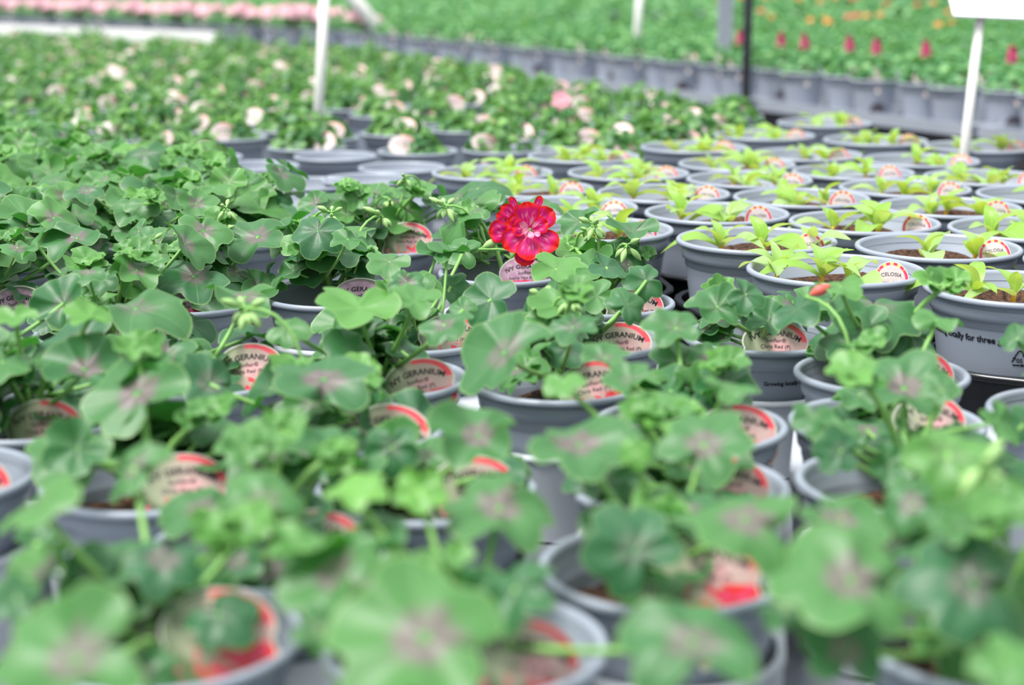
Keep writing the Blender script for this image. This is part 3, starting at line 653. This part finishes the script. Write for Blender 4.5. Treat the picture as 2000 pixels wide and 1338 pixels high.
# printing on the walls of three pots
def wall_print(t, me_prof_wall, H, R, s, size, ang0, zline, tri=True):
    """text and recycling mark wrapped on the tapered wall; ang0 = where the text starts, 0 = facing the viewer"""
    g=Geo(); V,F=text_geo(s,size,.03); xmin=min(v[0] for v in V)
    def wrap(x,y):
        z=zline+y; r=me_prof_wall(z)-.0026+.0004; a=math.radians(ang0)+(x-xmin)/me_prof_wall(zline)
        return (r*math.sin(a),-r*math.cos(a),z)
    g.add([wrap(x,y) for x,y,_ in V],F)
    if tri:
        k=size/.0078; cx0=tri[0]; 
        def band(p,q,w_,cz=0):
            d=(Vector(q)-Vector(p)).normalized(); n=Vector((-d.y,d.x))*w_/2; P_=[Vector(p)+n,Vector(p)-n]
            pts=[]
            for i in range(5):
                c=Vector(p)+(Vector(q)-Vector(p))*i/4; pts+= [c+n,c-n]
            g.add([wrap(xmin+cx0+v.x*k,v.y*k-.010*k) for v in pts],[(2*i,2*i+1,2*i+3,2*i+2) for i in range(4)])
        def arrow(p,d,s_):
            d=Vector(d).normalized(); n=Vector((-d.y,d.x)); p=Vector(p); g.add([wrap(xmin+cx0+v.x*k,v.y*k-.010*k) for v in (p+n*s_,p-n*s_,p+d*s_*1.4)],[(0,1,2)])
        band((-.0042,.0),(-.0012,.0050),.0013); band((-.0012,.0050),(.0012,.0050),.0013); band((.0012,.0050),(.0034,.0016),.0013); arrow((.0034,.0018),(.6,-1),.0020)
        band((-.0066,-.0052),(-.0048,-.0018),.0013); arrow((-.0050,-.0022),(.5,1),.0020)
        band((.0045,-.0004),(.0075,-.0056),.0013)
        band((-.0060,-.0078),(.0005,-.0078),.0013); band((.003,-.0078),(.0065,-.0078),.0013); arrow((.003,-.0078),(-1,0),.0019)
        V2,F2=text_geo('05',.0056*k,.02); g.add([wrap(xmin+cx0+x_,y_-.0155*k) for x_,y_,_ in V2],F2)
    return g.mesh('lettering',[M['ink']],smooth=False)
def kid(t,name): return [c for c in t.children if c.name.split('.')[0]==name][0]
obj('lettering',wall_print(THINGS[23],wallG,HG,.065,'Growing locally for three generations',.0047,-6,HG-.0300,(.040,0)),kid(THINGS[23],'pot'))
obj('lettering',wall_print(THINGS[21],wallG,HG,.065,'Growing locally for three generations',.0047,-75,HG-.0285,(.067,0)),kid(THINGS[21],'pot'))

# more ivy geraniums filling the bench to the left: eight foliage shapes shared
def ivy_variant(seed):
    r=random.Random(seed); g=Geo(); gs=Geo(); tops=[]
    for s in range(4):
        a=s*1.57+r.uniform(-.5,.5); q=r.uniform(.02,.06); tops.append(Vector((q*math.cos(a),q*math.sin(a),HG+r.uniform(.035,.085))))
    for i in range(34):
        a=r.uniform(0,6.28); q=r.uniform(.005,.080); hh=r.uniform(-.005,.065); R=r.uniform(.015,.033)
        p=(q*math.cos(a),q*math.sin(a),HG+hh+.15*q); n_=Vector((math.cos(a)*r.uniform(0,.9),math.sin(a)*r.uniform(0,.6)-.2,.8))
        leaf(g,p,n_,(math.cos(a),math.sin(a),0),R,min(1,max(0,r.gauss(.12,.15)+hh*3)),r.choice([0,.3,.8]),r.randint(0,99999),S=30,K=4)
        tp=min(tops,key=lambda t_:(t_.x-p[0])**2+(t_.y-p[1])**2); stalk(gs,(tp.x*.5,tp.y*.5,min(p[2]-.004,(HG+tp.z)/2)),p,n_,.0012)
    for tp in tops:
        tube(gs,bez((0,0,HG-.025),(0,0,(tp.z+HG)/2),tp,6),.0028,.0018,0,6); crown(g,gs,tp,r.uniform(.012,.018),r.randint(0,9999))
    return g.mesh('foliage',[M['ivy']]),gs.mesh('stems',[M['stem']])
IV=[ivy_variant(900+i) for i in range(8)]
TAKEN=[(x,y,.065) for x,y in IVY.values()]
STICKS=[at(615,352,CAMZ-BENCH)[:2],at(1238,158,CAMZ-BENCH)[:2],tuple(line2(3.55,.19)),tuple(line2(1.22,.17)),tuple(line2(.83,-.035))]
TAKEN+=[(a,b,.012) for a,b in STICKS]
def free(x,y,r,gap=.0):
    return all((x-a)**2+(y-b)**2>(r+c+gap)**2 for a,b,c in TAKEN)
CEL_PX=[('A',.432,1.415),('B',.244,1.668),('C',.292,1.502),('D',.415,1.625),('L',.088,1.735),('M',.226,1.850)]
CPX=[(1667,440),(1985,442),(2140,505),(1578,382),(1830,403),(1295,385),(1465,347),(1442,318),(1160,408),(1228,335),(1060,368),(970,338),(1140,303),(1355,285),(1493,262),(1582,300),(1610,238),(1710,272),
(1920,285),(1790,310),(1672,335),(1920,345),(1780,370),(2035,382),(2110,300),(2090,420)]
CEL=[[x,y] for _,x,y in CEL_PX]
for px,py in CPX:
    x,y,_,_=at(px,py,CAMZ-CRIM); CEL.append([x,y])
nfix=6
for it in range(400):                                # ease neighbouring rims apart until none touch
    for i in range(len(CEL)):
        for j in range(i+1,len(CEL)):
            dx=CEL[j][0]-CEL[i][0]; dy=CEL[j][1]-CEL[i][1]; d=math.hypot(dx,dy)
            if d<.1635:
                q=(.1635-d)/2/d; wi=0 if i<nfix and j>=nfix else 1
                CEL[j][0]+=dx*q*(2-wi); CEL[j][1]+=dy*q*(2-wi); CEL[i][0]-=dx*q*wi; CEL[i][1]-=dy*q*wi
TAKEN+=[(x,y,.080) for x,y in CEL]
def edge_ok(x,y,m=.075): return (x-line1(y))*.9< -m and y < 6.62-(x-line1(6.62))*.82-.62
def infrustum(x,y,m=.12): return abs(x)<.303*y*1.03+m
ivs=[]
r=random.Random(5)
def ivyzone(x,y): return y<1.80-1.05*(x+.15) and x<.06
for j in range(26):
    for i in range(-22,4):
        x=i*.139+(.07 if j%2 else 0)+r.uniform(-.008,.008)-.02; y=.60+j*.124+r.uniform(-.006,.006)
        if ivyzone(x,y) and infrustum(x,y,.10) and edge_ok(x,y) and y>.60 and free(x,y,.065,.001):
            ivs.append((x,y)); TAKEN.append((x,y,.065))
ivs.sort(key=lambda p:p[1])
protos={}
def place_ivy(idx,x,y,label,group,lab=True):
    v=idx%8
    if v not in protos:
        t=thing('potted_ivy_geranium',label,'potted plant',(x,y,BENCH),0,group)
        obj('pot',ME_POT,t); obj('soil',ME_SOILG[v%2],t,(0,0,HG-.022)); obj('foliage',IV[v][0],t); obj('stems',IV[v][1],t)
        add_label(t,'red' if v%3 else 'pink',(.018*math.cos(v),-.036,HG+.002),10*math.sin(v*2),28,5*math.cos(v*3))
        protos[v]=t; return t
    t=copy_tree(protos[v]); t.location=(x,y,BENCH); t['label']=label; t['group']=group; 
    t.rotation_euler=(0,0,math.radians(((idx*37)%50)-25)); return t
for i,(x,y) in enumerate(ivs):
    if y<1.9: lb,gp='potted ivy geranium of the dense left group, its grey pot hidden under overlapping leaves','ivy geraniums hidden in the dense left group'
    else: lb,gp='slightly blurred potted ivy geranium at the back left of the large-leaved group','ivy geraniums at the back of the left group'
    place_ivy(i,x,y,lb,gp)

# trays under the ivy geraniums: neighbours two or three deep share one
def pair_trays(pts, R, hole, ztop, m, name, lab, cat, group, maxn=3, reach=.17, preset=()):
    out=[list(c) for c in preset]; left=[p for p in sorted(pts,key=lambda p:(p[1],p[0])) if not any(p in c for c in out)]
    while left:
        a=left.pop(0); cl=[a]
        while len(cl)<maxn:
            c=[p for p in left if math.hypot(p[0]-cl[-1][0],p[1]-cl[-1][1])<reach and abs(p[0]-cl[-1][0])<.055 and p[1]>cl[-1][1]]
            if not c: break
            c.sort(key=lambda p:abs(p[0]-cl[-1][0])); cl.append(c[0]); left.remove(c[0])
        out.append(cl)
    for cl in out:
        o=obj(name,tray_mesh(cl,R,hole,ztop,m)); tag(o,*lab(cl),group)
    return out
near=[p for p in IVY.values()]+[p for p in ivs if p[1]<2.0]
def tlab(cl):
    return ('light grey moulded plastic tray holding geranium pots on the near bench','tray')
pair_trays(near,.0615,.0580,RIM-.042,M['tray'],'carry_tray',tlab,'tray','light grey carry trays under the geraniums',preset=[(IVY[11],IVY[12],IVY[13])])

# ------------------------------------------------------------------ celosia seedlings
def blade(g, base, d, Ln, Wd, up, tint, seed, curl=.5):
    """pointed lance-shaped leaf arching outwards"""
    r=random.Random(seed); d=Vector(d).normalized(); upv=Vector(up); side=d.cross(upv).normalized(); nn=side.cross(d)
    if nn.z<0: nn=-nn
    nu,nv=11,5; V=[];A=[];B=[];F=[]; tw=r.uniform(-.35,.35)
    for i in range(nu):
        t=i/(nu-1); wd=Wd*.5*(math.sin(math.pi*t**.8)**.85 if 0<t<1 else 0)+ (Wd*.07 if t<.25 else 0)*(1-t*4 if t<.25 else 0)
        c=Vector(base)+d*Ln*t+nn*Ln*(.16*math.sin(math.pi*t)-curl*.30*t*t)
        sd=(side*math.cos(tw*t*2)+nn*math.sin(tw*t*2))
        for j in range(nv):
            q=-1+2*j/(nv-1); V.append(c+sd*q*wd+nn*(abs(q)*wd*.30+.0006*math.sin(9*t+seed)*q)); A.append((t,q*.5)); B.append((abs(q)*.97,tint))
    for i in range(nu-1):
        for j in range(nv-1): F.append((i*nv+j,(i+1)*nv+j,(i+1)*nv+j+1,i*nv+j+1))
    g.add(V,F,0,a=A,b=B)
def seedling(seed):
    r=random.Random(seed); g=Geo(); s=Geo(); H=r.uniform(.010,.015)
    tube(s,[(0,0,-.006),(r.uniform(-.001,.001),0,H*.5),(0,0,H)],0.0021,.0016,0,8)
    n=r.randint(4,6); a0=r.uniform(0,6.28)
    for k in range(n):
        a=a0+k*2.4+r.uniform(-.3,.3); f=k/(n-1); el=.05+f*.95; Ln=(.045-.022*f)*r.uniform(.8,1.25)
        d=(math.cos(a)*math.cos(el),math.sin(a)*math.cos(el),math.sin(el))
        blade(g,(0,0,H*(.70+.30*f)),d,Ln,Ln*r.uniform(.34,.48),(0,0,1),r.uniform(.0,1),r.randint(0,999),curl=r.uniform(.1,.9))
    return g.mesh('foliage',[M['lime']]), s.mesh('stem',[M['limestem']])
SD=[seedling(300+i) for i in range(9)]
def lime_label(i,x,y):
    px,py,zc=proj(x,y,CRIM)
    return px,py
CD={0:'celosia pot at the right edge with black wall lettering and a recycling mark',1:'celosia pot with a tall three-leaved seedling, leftmost of the front celosia rows',
2:'celosia pot with a clearly printed celosia label, behind the tall geranium shoots',3:'celosia pot with two orange-stemmed seedlings and a round label near its right rim',
4:'celosia pot directly right of the crimson flower, its grey wall bare below',5:'celosia pot behind the three-leaved one, round pink label standing at its right',
6:'celosia pot with broad pale seedling leaf, two pots behind the printed label one',7:'celosia pot cut by the right edge, big pale seedling on an orange stem',
8:'celosia pot mostly beyond the right edge beside the lettered one',9:'celosia pot in the fourth row with a low label in its right front rim',10:'celosia pot just in front of the white sign stick',
11:'celosia pot left of a round label that stands higher than the others',12:'celosia pot with dark bare soil lumps at its front, middle of the lime rows',13:'celosia pot overlapped by the one with dark soil lumps before it',
14:'celosia pot right behind the crimson flower',15:'celosia pot with two upright seedlings against dark soil, upper middle of the lime rows',16:'celosia pot left above the crimson flower with a seedling on an orange stalk',
17:'leftmost celosia pot, partly covered by a geranium shoot'}
CSEED=random.Random(11)
for i,(x,y) in enumerate(CEL):
    px,py=lime_label(i,x,y)
    if i in CD: lb,gp=CD[i],None
    else: lb,gp='blurred grey pot of lime green seedlings in the back rows by the wooden edge','celosia pots in the back rows'
    t=thing('potted_celosia',lb,'potted plant',(x,y,BENCH),0,gp)
    obj('pot',ME_POTC,t); obj('soil',ME_SOILC[i%3],t,(0,0,HC-.020))
    rr=CSEED; ns=3 if rr.random()<.75 else 2; a0=rr.uniform(0,6.28)
    spots={0:[(-.036,.004,0),(.000,.010,3)],1:[(.004,-.010,1),(.052,-.022,4),(-.035,.0,5)],2:[(-.014,-.012,2),(.008,-.024,6),(-.05,.015,7)],3:[(-.012,-.006,3),(.034,-.010,8)]}.get(i)
    if not spots: spots=[(rr.uniform(.025,.040)*math.cos(a0+k*2.1),rr.uniform(.020,.036)*math.sin(a0+k*2.1),rr.randint(0,8)) for k in range(ns)]
    for sx_,sy_,v in spots:
        f=obj('seedling',SD[v][0],t,(sx_,sy_,HC-.020),(0,0,rr.uniform(0,6.28)),(1.20,)*3 if i<8 else (1.08,)*3); obj('stem',SD[v][1],f)
    add_label(t,'celosia',(.049+rr.uniform(-.006,.003),-.026+rr.uniform(-.004,.01),HC-.006),rr.uniform(-8,8),18+rr.uniform(-4,6),rr.uniform(-8,8),text=True)
    if i==0: obj('lettering',wall_print(t,wallC,HC,.080,'Growing locally for three generations',.0075,-92,HC-.0370,(.098,0)),kid(t,'pot'))
# black trays under the celosia pots
def tl2(cl): return ('black glossy plastic tray holding grey celosia pots','tray')
pair_trays([tuple(c) for c in CEL if c[1]<2.1],.0800,.0735,CRIM-.062,M['blacktray'],'carry_tray',tl2,'tray','black trays under the celosia pots',2,.19,[(tuple(CEL[0]),(CEL[0][0]+.150,CEL[0][1]-.078))])

# ------------------------------------------------------------------ bushy small-leaved geraniums further back
def small_leaf(g, c, n, tip, R, tint, seed, mat=0):
    r=random.Random(seed); n=Vector(n).normalized(); tip=Vector(tip); tip=(tip-n*tip.dot(n)).normalized(); s=n.cross(tip); K=9
    V=[Vector(c)];A=[(0,0)];B=[(0,tint)]
    for k in range(K):
        a=2*math.pi*k/K; q=R*(1-.35*(k==0 and 0)-.18*(k%2))*r.uniform(.85,1.1)
        V.append(Vector(c)+tip*math.cos(a)*q+s*math.sin(a)*q+n*R*r.uniform(.0,.45)); A.append((math.cos(a),math.sin(a))); B.append((.9,tint))
    g.add(V,[(0,1+k,1+(k+1)%K) for k in range(K)],mat,a=A,b=B)
def bush(seed, n, rad, hgt, R0, R1, m, z0=None, extra=None):
    r=random.Random(seed); g=Geo(); z0=HG if z0 is None else z0
    for i in range(n):
        a=r.uniform(0,6.28); u=r.random(); q=rad*math.sqrt(r.random()); h=hgt*(1-(q/rad)**2*.75)*r.uniform(.25,1)
        d=Vector((math.cos(a),math.sin(a),0)); nrm=d*q/rad*.9+Vector((r.uniform(-.4,.4),r.uniform(-.4,.4),.8))
        small_leaf(g,(q*math.cos(a),q*math.sin(a),z0-.012+h),nrm,d,r.uniform(R0,R1),min(1,max(0,r.gauss(.3,.28))),r.randint(0,99999))
    return g.mesh('foliage',[m])
def stems_mesh(seed, rad, hgt):
    r=random.Random(seed); g=Geo()
    for k in range(7):
        a=r.uniform(0,6.28); q=r.uniform(.2,.8)*rad; tube(g,bez((0,0,HG-.02),(0,0,HG+.01),(q*math.cos(a),q*math.sin(a),HG+hgt*.6),4),.0018,.0012,0,5)
    return g.mesh('stems',[M['stem']])
BU=[bush(600+i,120,.046+.005*(i%3),.048+.014*(i%3),.0070,.0115,M['bush']) for i in range(6)]
BP=[bush(700+i,130,.056,.065+.01*(i%3),.008,.013,M['bushpale']) for i in range(5)]
ST=[stems_mesh(800+i,.05,.06) for i in range(3)]
def make_bush(name,label,v,pal=False,group=None,loc=(0,0,0)):
    t=thing(name,label,'potted plant',loc,0,group); obj('pot',ME_POTL,t); obj('soil',ME_SOILG[v%2],t,(0,0,HG-.022))
    obj('foliage',(BP[v%5] if pal else BU[v%6]),t); obj('stems',ST[v%3],t)
    add_label(t,'round',(.030*math.cos(v*1.3),-.034,HG+.012),20*math.sin(v),34,12*math.sin(v*2.2),text=not pal)
    return t
SPX=[(1270,250),(1427,225),(980,290),(816,293),(775,258),(600,285),(1110,283),(1050,222)]
EPX=[(655,303),(500,322),(785,325),(610,356),(700,375)]
small=[]; empt=[]
for px,py in SPX:
    x,y,_,_=at(px,py,CAMZ-RIM)
    for q in range(10):
        if free(x,y,.065,.0): break
        y+=.012
    TAKEN.append((x,y,.065)); small.append((x,y))
for px,py in EPX:
    x,y,_,_=at(px,py,CAMZ-RIM)
    for q in range(12):
        if free(x,y,.065,.0): break
        y+=.012
    TAKEN.append((x,y,.065)); empt.append((x,y))
r=random.Random(9)
for j in range(60):
    for i in range(-24,16):
        x=i*.164+(.082 if j%2 else 0)+r.uniform(-.012,.012); y=2.05+j*.146+r.uniform(-.009,.009)
        if y<1.92-1.05*(x+.15) or (x>-.50 and y<2.52): continue
        if infrustum(x,y,.08) and edge_ok(x,y) and free(x,y,.065,.001):
            small.append((x,y)); TAKEN.append((x,y,.065))
for j in range(8):                                   # more empty pots between the leafy groups
    for i in range(-5,2):
        x=i*.142+(.07 if j%2 else 0)-.02; y=1.90+j*.124
        if x>-.52 and y<2.50 and not ivyzone(x,y) and free(x,y,.065,.001): empt.append((x,y)); TAKEN.append((x,y,.065))

bp={}
SD_={0:'small-leaved potted geranium in a deep grey pot behind the back lime pots',1:'lone small-leaved potted geranium nearest the black gap under the second bench',2:'small-leaved potted geranium left of the pink bloom, its grey rim fully seen',
3:'small-leaved potted geranium beside the empty pots, white label at its right',4:'small-leaved potted geranium right behind the empty pots',5:'small-leaved potted geranium left of the empty pots, below the white stick',6:'small-leaved potted geranium carrying the single pink bloom'}
for i,(x,y) in enumerate(small):
    if i in SD_: lb,gp=SD_[i],None
    elif y<3.6: lb,gp='blurred small-leaved potted geranium with a white-pink label in front of the white stick','small-leaved geraniums before the white stick'
    else: lb,gp='strongly blurred small-leaved potted geranium on the back left half of the near bench','small-leaved geraniums on the back of the near bench'
    v=i%6
    if v not in bp: bp[v]=t=make_bush('potted_geranium',lb,v,False,gp,(x,y,BENCH))
    else:
        t=copy_tree(bp[v]); t.location=(x,y,BENCH); t['label']=lb
        if gp: t['group']=gp
        elif 'group' in t: del t['group']
        t.rotation_euler=(0,0,math.radians((i*53)%70-35))
    if i==6:
        fl=flower(t,(-.015,-.045,HG+.075),(.0,-1,.4),[(k*52+10,.1,.9,.85,.1) for k in range(7)]+[(k*72,.0,.5,.5,.3) for k in range(5)]+[(k*60+20,.55,.7,.7,-.3) for k in range(6)],.0145,M['petalpink'],[])
for i,(x,y) in enumerate(empt):
    t=thing('flower_pot','empty grey plastic pot with a little soil, in the gap between the leafy groups','pot',(x,y,BENCH),0,'empty pots between the geraniums'); obj('pot',ME_POT,t); obj('soil',ME_SOILG[i%2],t,(0,0,HG-.040),None,(.93,.93,1))

# ------------------------------------------------------------------ second bench and the ones behind it
g=Geo(); n=9; V=[];F=[]
def dark_print():
    g=Geo(); V=[];F=[]; m=10
    for i in range(m+1):
        a=-.42+.84*i/m; hgt=.026*math.sqrt(max(0,1-(a/.43)**2))
        for z in (.026,.026+hgt): rr_=wallG(z)-.0014; V.append((rr_*math.sin(a),-rr_*math.cos(a),z))
    for i in range(m): F.append((2*i,2*i+2,2*i+3,2*i+1))
    g.add(V,F); return g.mesh('printed_mark',[M['inkgrey']],False)
ME_MARK=dark_print()
def plume():
    g=Geo(); tube(g,[(0,0,HG),(0,0,HG+.07)],.002,.0016,1,5); r=random.Random(3)
    for k in range(60):
        t=r.random(); a=r.uniform(0,6.28); q=.011*(1-t*.6); small_leaf(g,(q*math.cos(a),q*math.sin(a),HG+.066+t*.034),(math.cos(a),math.sin(a),.4),(0,0,1),.0065,0,k)
    return g.mesh('flower',[M['magenta'],M['stem']])
ME_PLUME=plume()
def blossoms(m,n,seed,rad=.05,z=.075,R=.018,flat=1.0):
    g=Geo(); r=random.Random(seed)
    for k in range(n):
        a=r.uniform(0,6.28); q=rad*math.sqrt(r.random()); c=Vector((q*math.cos(a),q*math.sin(a),HG+z*r.uniform(.6,1.1)))
        for p in range(9):
            b=r.uniform(0,6.28); d=Vector((math.cos(b),math.sin(b),r.uniform(-.1,.6))).normalized(); small_leaf(g,c+d*R*.5,(d+Vector((0,-.3,.7))),d,R*.62,0,r.randint(0,9999))
    return g.mesh('flowers',[m])
BL={'pink':[blossoms(M['pinkfar'],6,s,.05,.075,.034) for s in (1,2,3)],'orange':[blossoms(M['orangeflower'],1,4,.05,.08,.017),blossoms(M['redflower'],1,5,.05,.08,.016)]}
fp={}
row0=[]; r=random.Random(21); cnt=0
P2L={}
def far_place(key, builder, x, y, lb, gp, rot):
    if key not in fp: fp[key]=t=builder((x,y,BENCH),lb,gp)
    else:
        t=copy_tree(fp[key]); t['label']=lb; t['group']=gp
    t.location=(x,y,BENCH); t.rotation_euler=(0,0,rot); return t
def b_far(v,extra=None,mark=False,label=True):
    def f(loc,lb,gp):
        t=thing('potted_bedding_plant',lb,'potted plant',loc,0,gp); p=obj('pot',ME_POTF,t)
        if mark: obj('printed_mark',ME_MARK,p)
        obj('foliage',BP[v%5],t)
        if extra is not None: obj('flowers' ,extra,t)
        if label: add_label(t,'round',(.02*math.sin(v*2),-.034,HG+.012),15*math.sin(v),34,0,text=False)
        return t
    return f
FACE=math.radians(0)
plumes=[(1495,95),(1567,105),(1632,105),(1713,118),(1780,122),(1935,140),(1450,88),(1960,85)]
# front row: evenly spaced pots on a pale tray lip, some set a little back
s=-2.2; i=0
while s<7.0:
    tt=.075 if i%2==0 else .105
    p=line2(s,tt); x,y=p.x,p.y; px,py,zc=proj(x,y,RIM)
    if -150<px<2150:
        pinkrow = px<720
        pl=(not pinkrow) and any(abs(px-q[0])<34 for q in plumes) and px>1440
        key=('f',i%5 if not pinkrow else i%3,pl,pinkrow,i%3==0)
        ex=BL['pink'][i%3] if pinkrow else (ME_PLUME if pl else None)
        if pinkrow: lb,gp='pale pink flowering plant in a grey pot along the top left','pale pink plants along the top left'
        elif pl: lb,gp='potted plant with a magenta flower spike in the front row of the second bench','magenta-spiked plants on the second bench'
        else: lb,gp='grey pot with pale foliage and white label in the front row beyond the aisle','front row pots of the second bench'
        far_place(key,b_far(i%5,ex,i%3==0),x,y,lb,gp,0); row0.append(x)
    s+=.150 if i%2 else .142; i+=1
# pale tray lip under the front row and the trays behind
for k in range(12):
    s0=-2.6+k*.86; a=line2(s0+.01,-.005); b=line2(s0+.85,-.005); c=line2(s0+.85,.19); d=line2(s0+.01,.19)
    if proj(b.x,b.y,.74)[0]>2300 or proj(a.x,a.y,.74)[0]<-300: continue
    g=Geo(); zl=.742; pts=[a,b,c,d]; ins=[a+(c-a)*.04,b+(d-b)*.04,c+(a-c)*.04,d+(b-d)*.04]
    V=[(p.x,p.y,BENCH+.001) for p in pts]+[(p.x,p.y,zl) for p in pts]+[(p.x,p.y,zl) for p in ins]+[(p.x,p.y,BENCH+.004) for p in ins]
    F=[(i_,(i_+1)%4,4+(i_+1)%4,4+i_) for i_ in range(4)]+[(4+i_,4+(i_+1)%4,8+(i_+1)%4,8+i_) for i_ in range(4)]+[(8+i_,8+(i_+1)%4,12+(i_+1)%4,12+i_) for i_ in range(4)]+[(12,13,14,15)]
    g.add(V,F); o=obj('carry_tray',g.mesh('carry_tray',[M['blacktray2']],False)); tag(o,'long grey tray edging the second bench under its front row of pots','tray','grey trays along the second bench')
# rows behind, and the farther benches
far=[]
for bench_i,(t0,t1,st) in enumerate(((.255,.97,.150),(1.38,2.14,.160),(2.60,5.6,.18))):
    t_=t0; j=0
    while t_<t1:
        s=-3.4+(.07 if j%2 else 0)
        while s<7.6:
            p=line2(s+r.uniform(-.012,.012),t_+r.uniform(-.01,.01)); x,y=p.x,p.y; px,py,zc=proj(x,y,RIM+.09)
            if -60<px<2060 and py>-45 and y<15 and all(math.hypot(x-a_,y-b__)>.078 for a_,b__ in STICKS): far.append((zc,x,y,px,py,bench_i,j))
            s+=st
        t_+=st*.90; j+=1
far.sort(); room=296-len(row0)
mass=Geo()
for q,(zc,x,y,px,py,bench_i,j) in enumerate(far):
    orange=bench_i>=1 and px>1380 and r.random()<.14
    pinkish=bench_i==0 and j<1 and px<620
    v=r.randint(0,4)
    if q<room:
        if orange: key=('o',v,0); ex=BL['orange'][v%2]; lb,gp='bedding plant with blurred orange or red flowers at the top right','orange and red flowered plants at the top right'
        elif pinkish: key=('p',v%3,0); ex=BL['pink'][v%3]; lb,gp='pale pink flowering plant in a grey pot along the top left','pale pink plants along the top left'
        elif bench_i==0: key=('g',v,0); ex=None; lb,gp='pale green bedding plant in the blurred rows of the second bench','pale green plants on the second bench'
        else: key=('h',v,bench_i); ex=None; lb,gp='blurred green bedding plant on the third bench behind','green plants on the third bench'
        far_place(key,b_far(v,ex,False,label=(v%2==0 and bench_i==0 and j==0)),x,y,lb,gp,r.uniform(-.5,.5))
    else:
        lathe(mass,[(.040,BENCH+.001),(.060,RIM-.004),(.065,RIM-.003),(.064,RIM),(.058,RIM-.02)],14,0,(x,y,0))
        for k in range(46):
            a_=r.uniform(0,6.28); qq=.06*math.sqrt(r.random()); d=Vector((math.cos(a_),math.sin(a_),0))
            small_leaf(mass,(x+qq*d.x,y+qq*d.y,RIM+.075*(1-(qq/.06)**2*.7)*r.uniform(.2,1)),d*.7+Vector((0,0,.8)),d,r.uniform(.014,.021),min(1,max(0,r.gauss(.3,.28))),k,1)
        if orange:
            m_=r.choice((2,3))
            for k in range(12):
                a_=r.uniform(0,6.28); d=Vector((math.cos(a_),math.sin(a_),.3)); small_leaf(mass,(x+.008*d.x,y+.008*d.y,RIM+.085+r.uniform(-.01,.01)),d+Vector((0,-.3,.7)),d,.010,0,k,m_)
o=obj('bedding_plants',mass.mesh('bedding_plants',[M['potfar'],M['bushpale'],M['orangeflower'],M['redflower']])); tag(o,'blurred mass of green pot plants covering the farthest benches along the top edge','plants'); o['kind']='stuff'
nfar=len(far)


# ------------------------------------------------------------------ sticks, sign and posts
def rod(name,a,b,ra,m,label,cat,n=14):
    g=Geo(); a=Vector(a); b=Vector(b); tube(g,[Vector((0,0,0)),(b-a)*.5,b-a],ra,ra,0,n); o=obj(name,g.mesh(name,[m]),None,a); tag(o,label,cat); return o
def raypt(px,py,zc):
    yp=(py-669)/FPX; return Vector(((px-1000)/FPX*zc, zc*(math.cos(PITCH)-yp*math.sin(PITCH)), CAMZ-zc*(math.sin(PITCH)+yp*math.cos(PITCH))))
def above(px,py,Y):               # point over depth Y on the line of sight through a pixel
    yp=(py-669)/FPX; return raypt(px,py,Y/(math.cos(PITCH)-yp*math.sin(PITCH)))
rod('marker_stick',at(615,352,CAMZ-BENCH)[:3],above(637,-60,at(615,352,CAMZ-BENCH)[1]+.01),.0095,M['white'],'tall white plastic stick among the small-leaved geraniums, left of centre','stick')
b_=at(1862,478,CAMZ-BENCH-.0)[:3]
b_=min([(b_[0]+i*.01,b_[1]+j*.01,BENCH) for i in range(-12,13) for j in range(-14,15) if all(math.hypot(b_[0]+i*.01-a,b_[1]+j*.01-b)>c+.010 for a,b,c in TAKEN)],key=lambda p:(p[0]-b_[0])**2+(p[1]-b_[1])**2)

sg=thing('sign_stake','white sign board on a leaning white stick among the lime seedlings','sign',b_)
topc=above(1915,28,b_[1]+.01)-Vector(b_)
g=Geo(); tube(g,[Vector((0,0,0)),topc*.5,topc],.0072,.0066,0,14); obj('stick',g.mesh('stick',[M['white']]),sg)
g=Geo(); c0=above(1862,34,b_[1]+.0)-Vector(b_); ex=Vector((.110,-.012,-.004)); up_=Vector((.012,.118,.052)); nn=ex.cross(up_).normalized()*.003
V=[c0,c0+ex,c0+ex+up_,c0+up_]; V=V+[v+nn for v in V]; g.add(V,[(3,2,1,0),(4,5,6,7),(0,1,5,4),(1,2,6,5),(2,3,7,6),(3,0,4,7)]); obj('sign_board',g.mesh('sign_board',[M['board']],False),sg)
rod('marker_stick',at(1238,158,CAMZ-BENCH)[:3],above(1253,-60,at(1238,158,CAMZ-BENCH)[1]),.013,M['white'],'short white stick at the top centre, rising from the second bench','stick')
rod('support_bar',(*line2(3.55,.19),BENCH),above(640,-70,line2(3.55,.19).y-.05),.028,M['white'],'pale slanting bar at the top, right of the tall white stick','bar')
p=line2(1.22,.17); g=Geo(); box(g,(0,0,.55),(.042,.042,1.1)); o=obj('support_post',g.mesh('support_post',[M['metal']],False),None,(p.x,p.y,BENCH)); tag(o,'grey-blue square metal post at the top, left of the black one','post')
p=line2(.83,-.035); g=Geo(); tube(g,[(0,0,0),(0,0,.80),(0,0,.83),(0,0,1.9)],.011,.014,0,12); o=obj('support_post',g.mesh('support_post',[M['black']]),None,(p.x,p.y,0)); tag(o,'slim black post standing in the aisle before the grey pots','post')
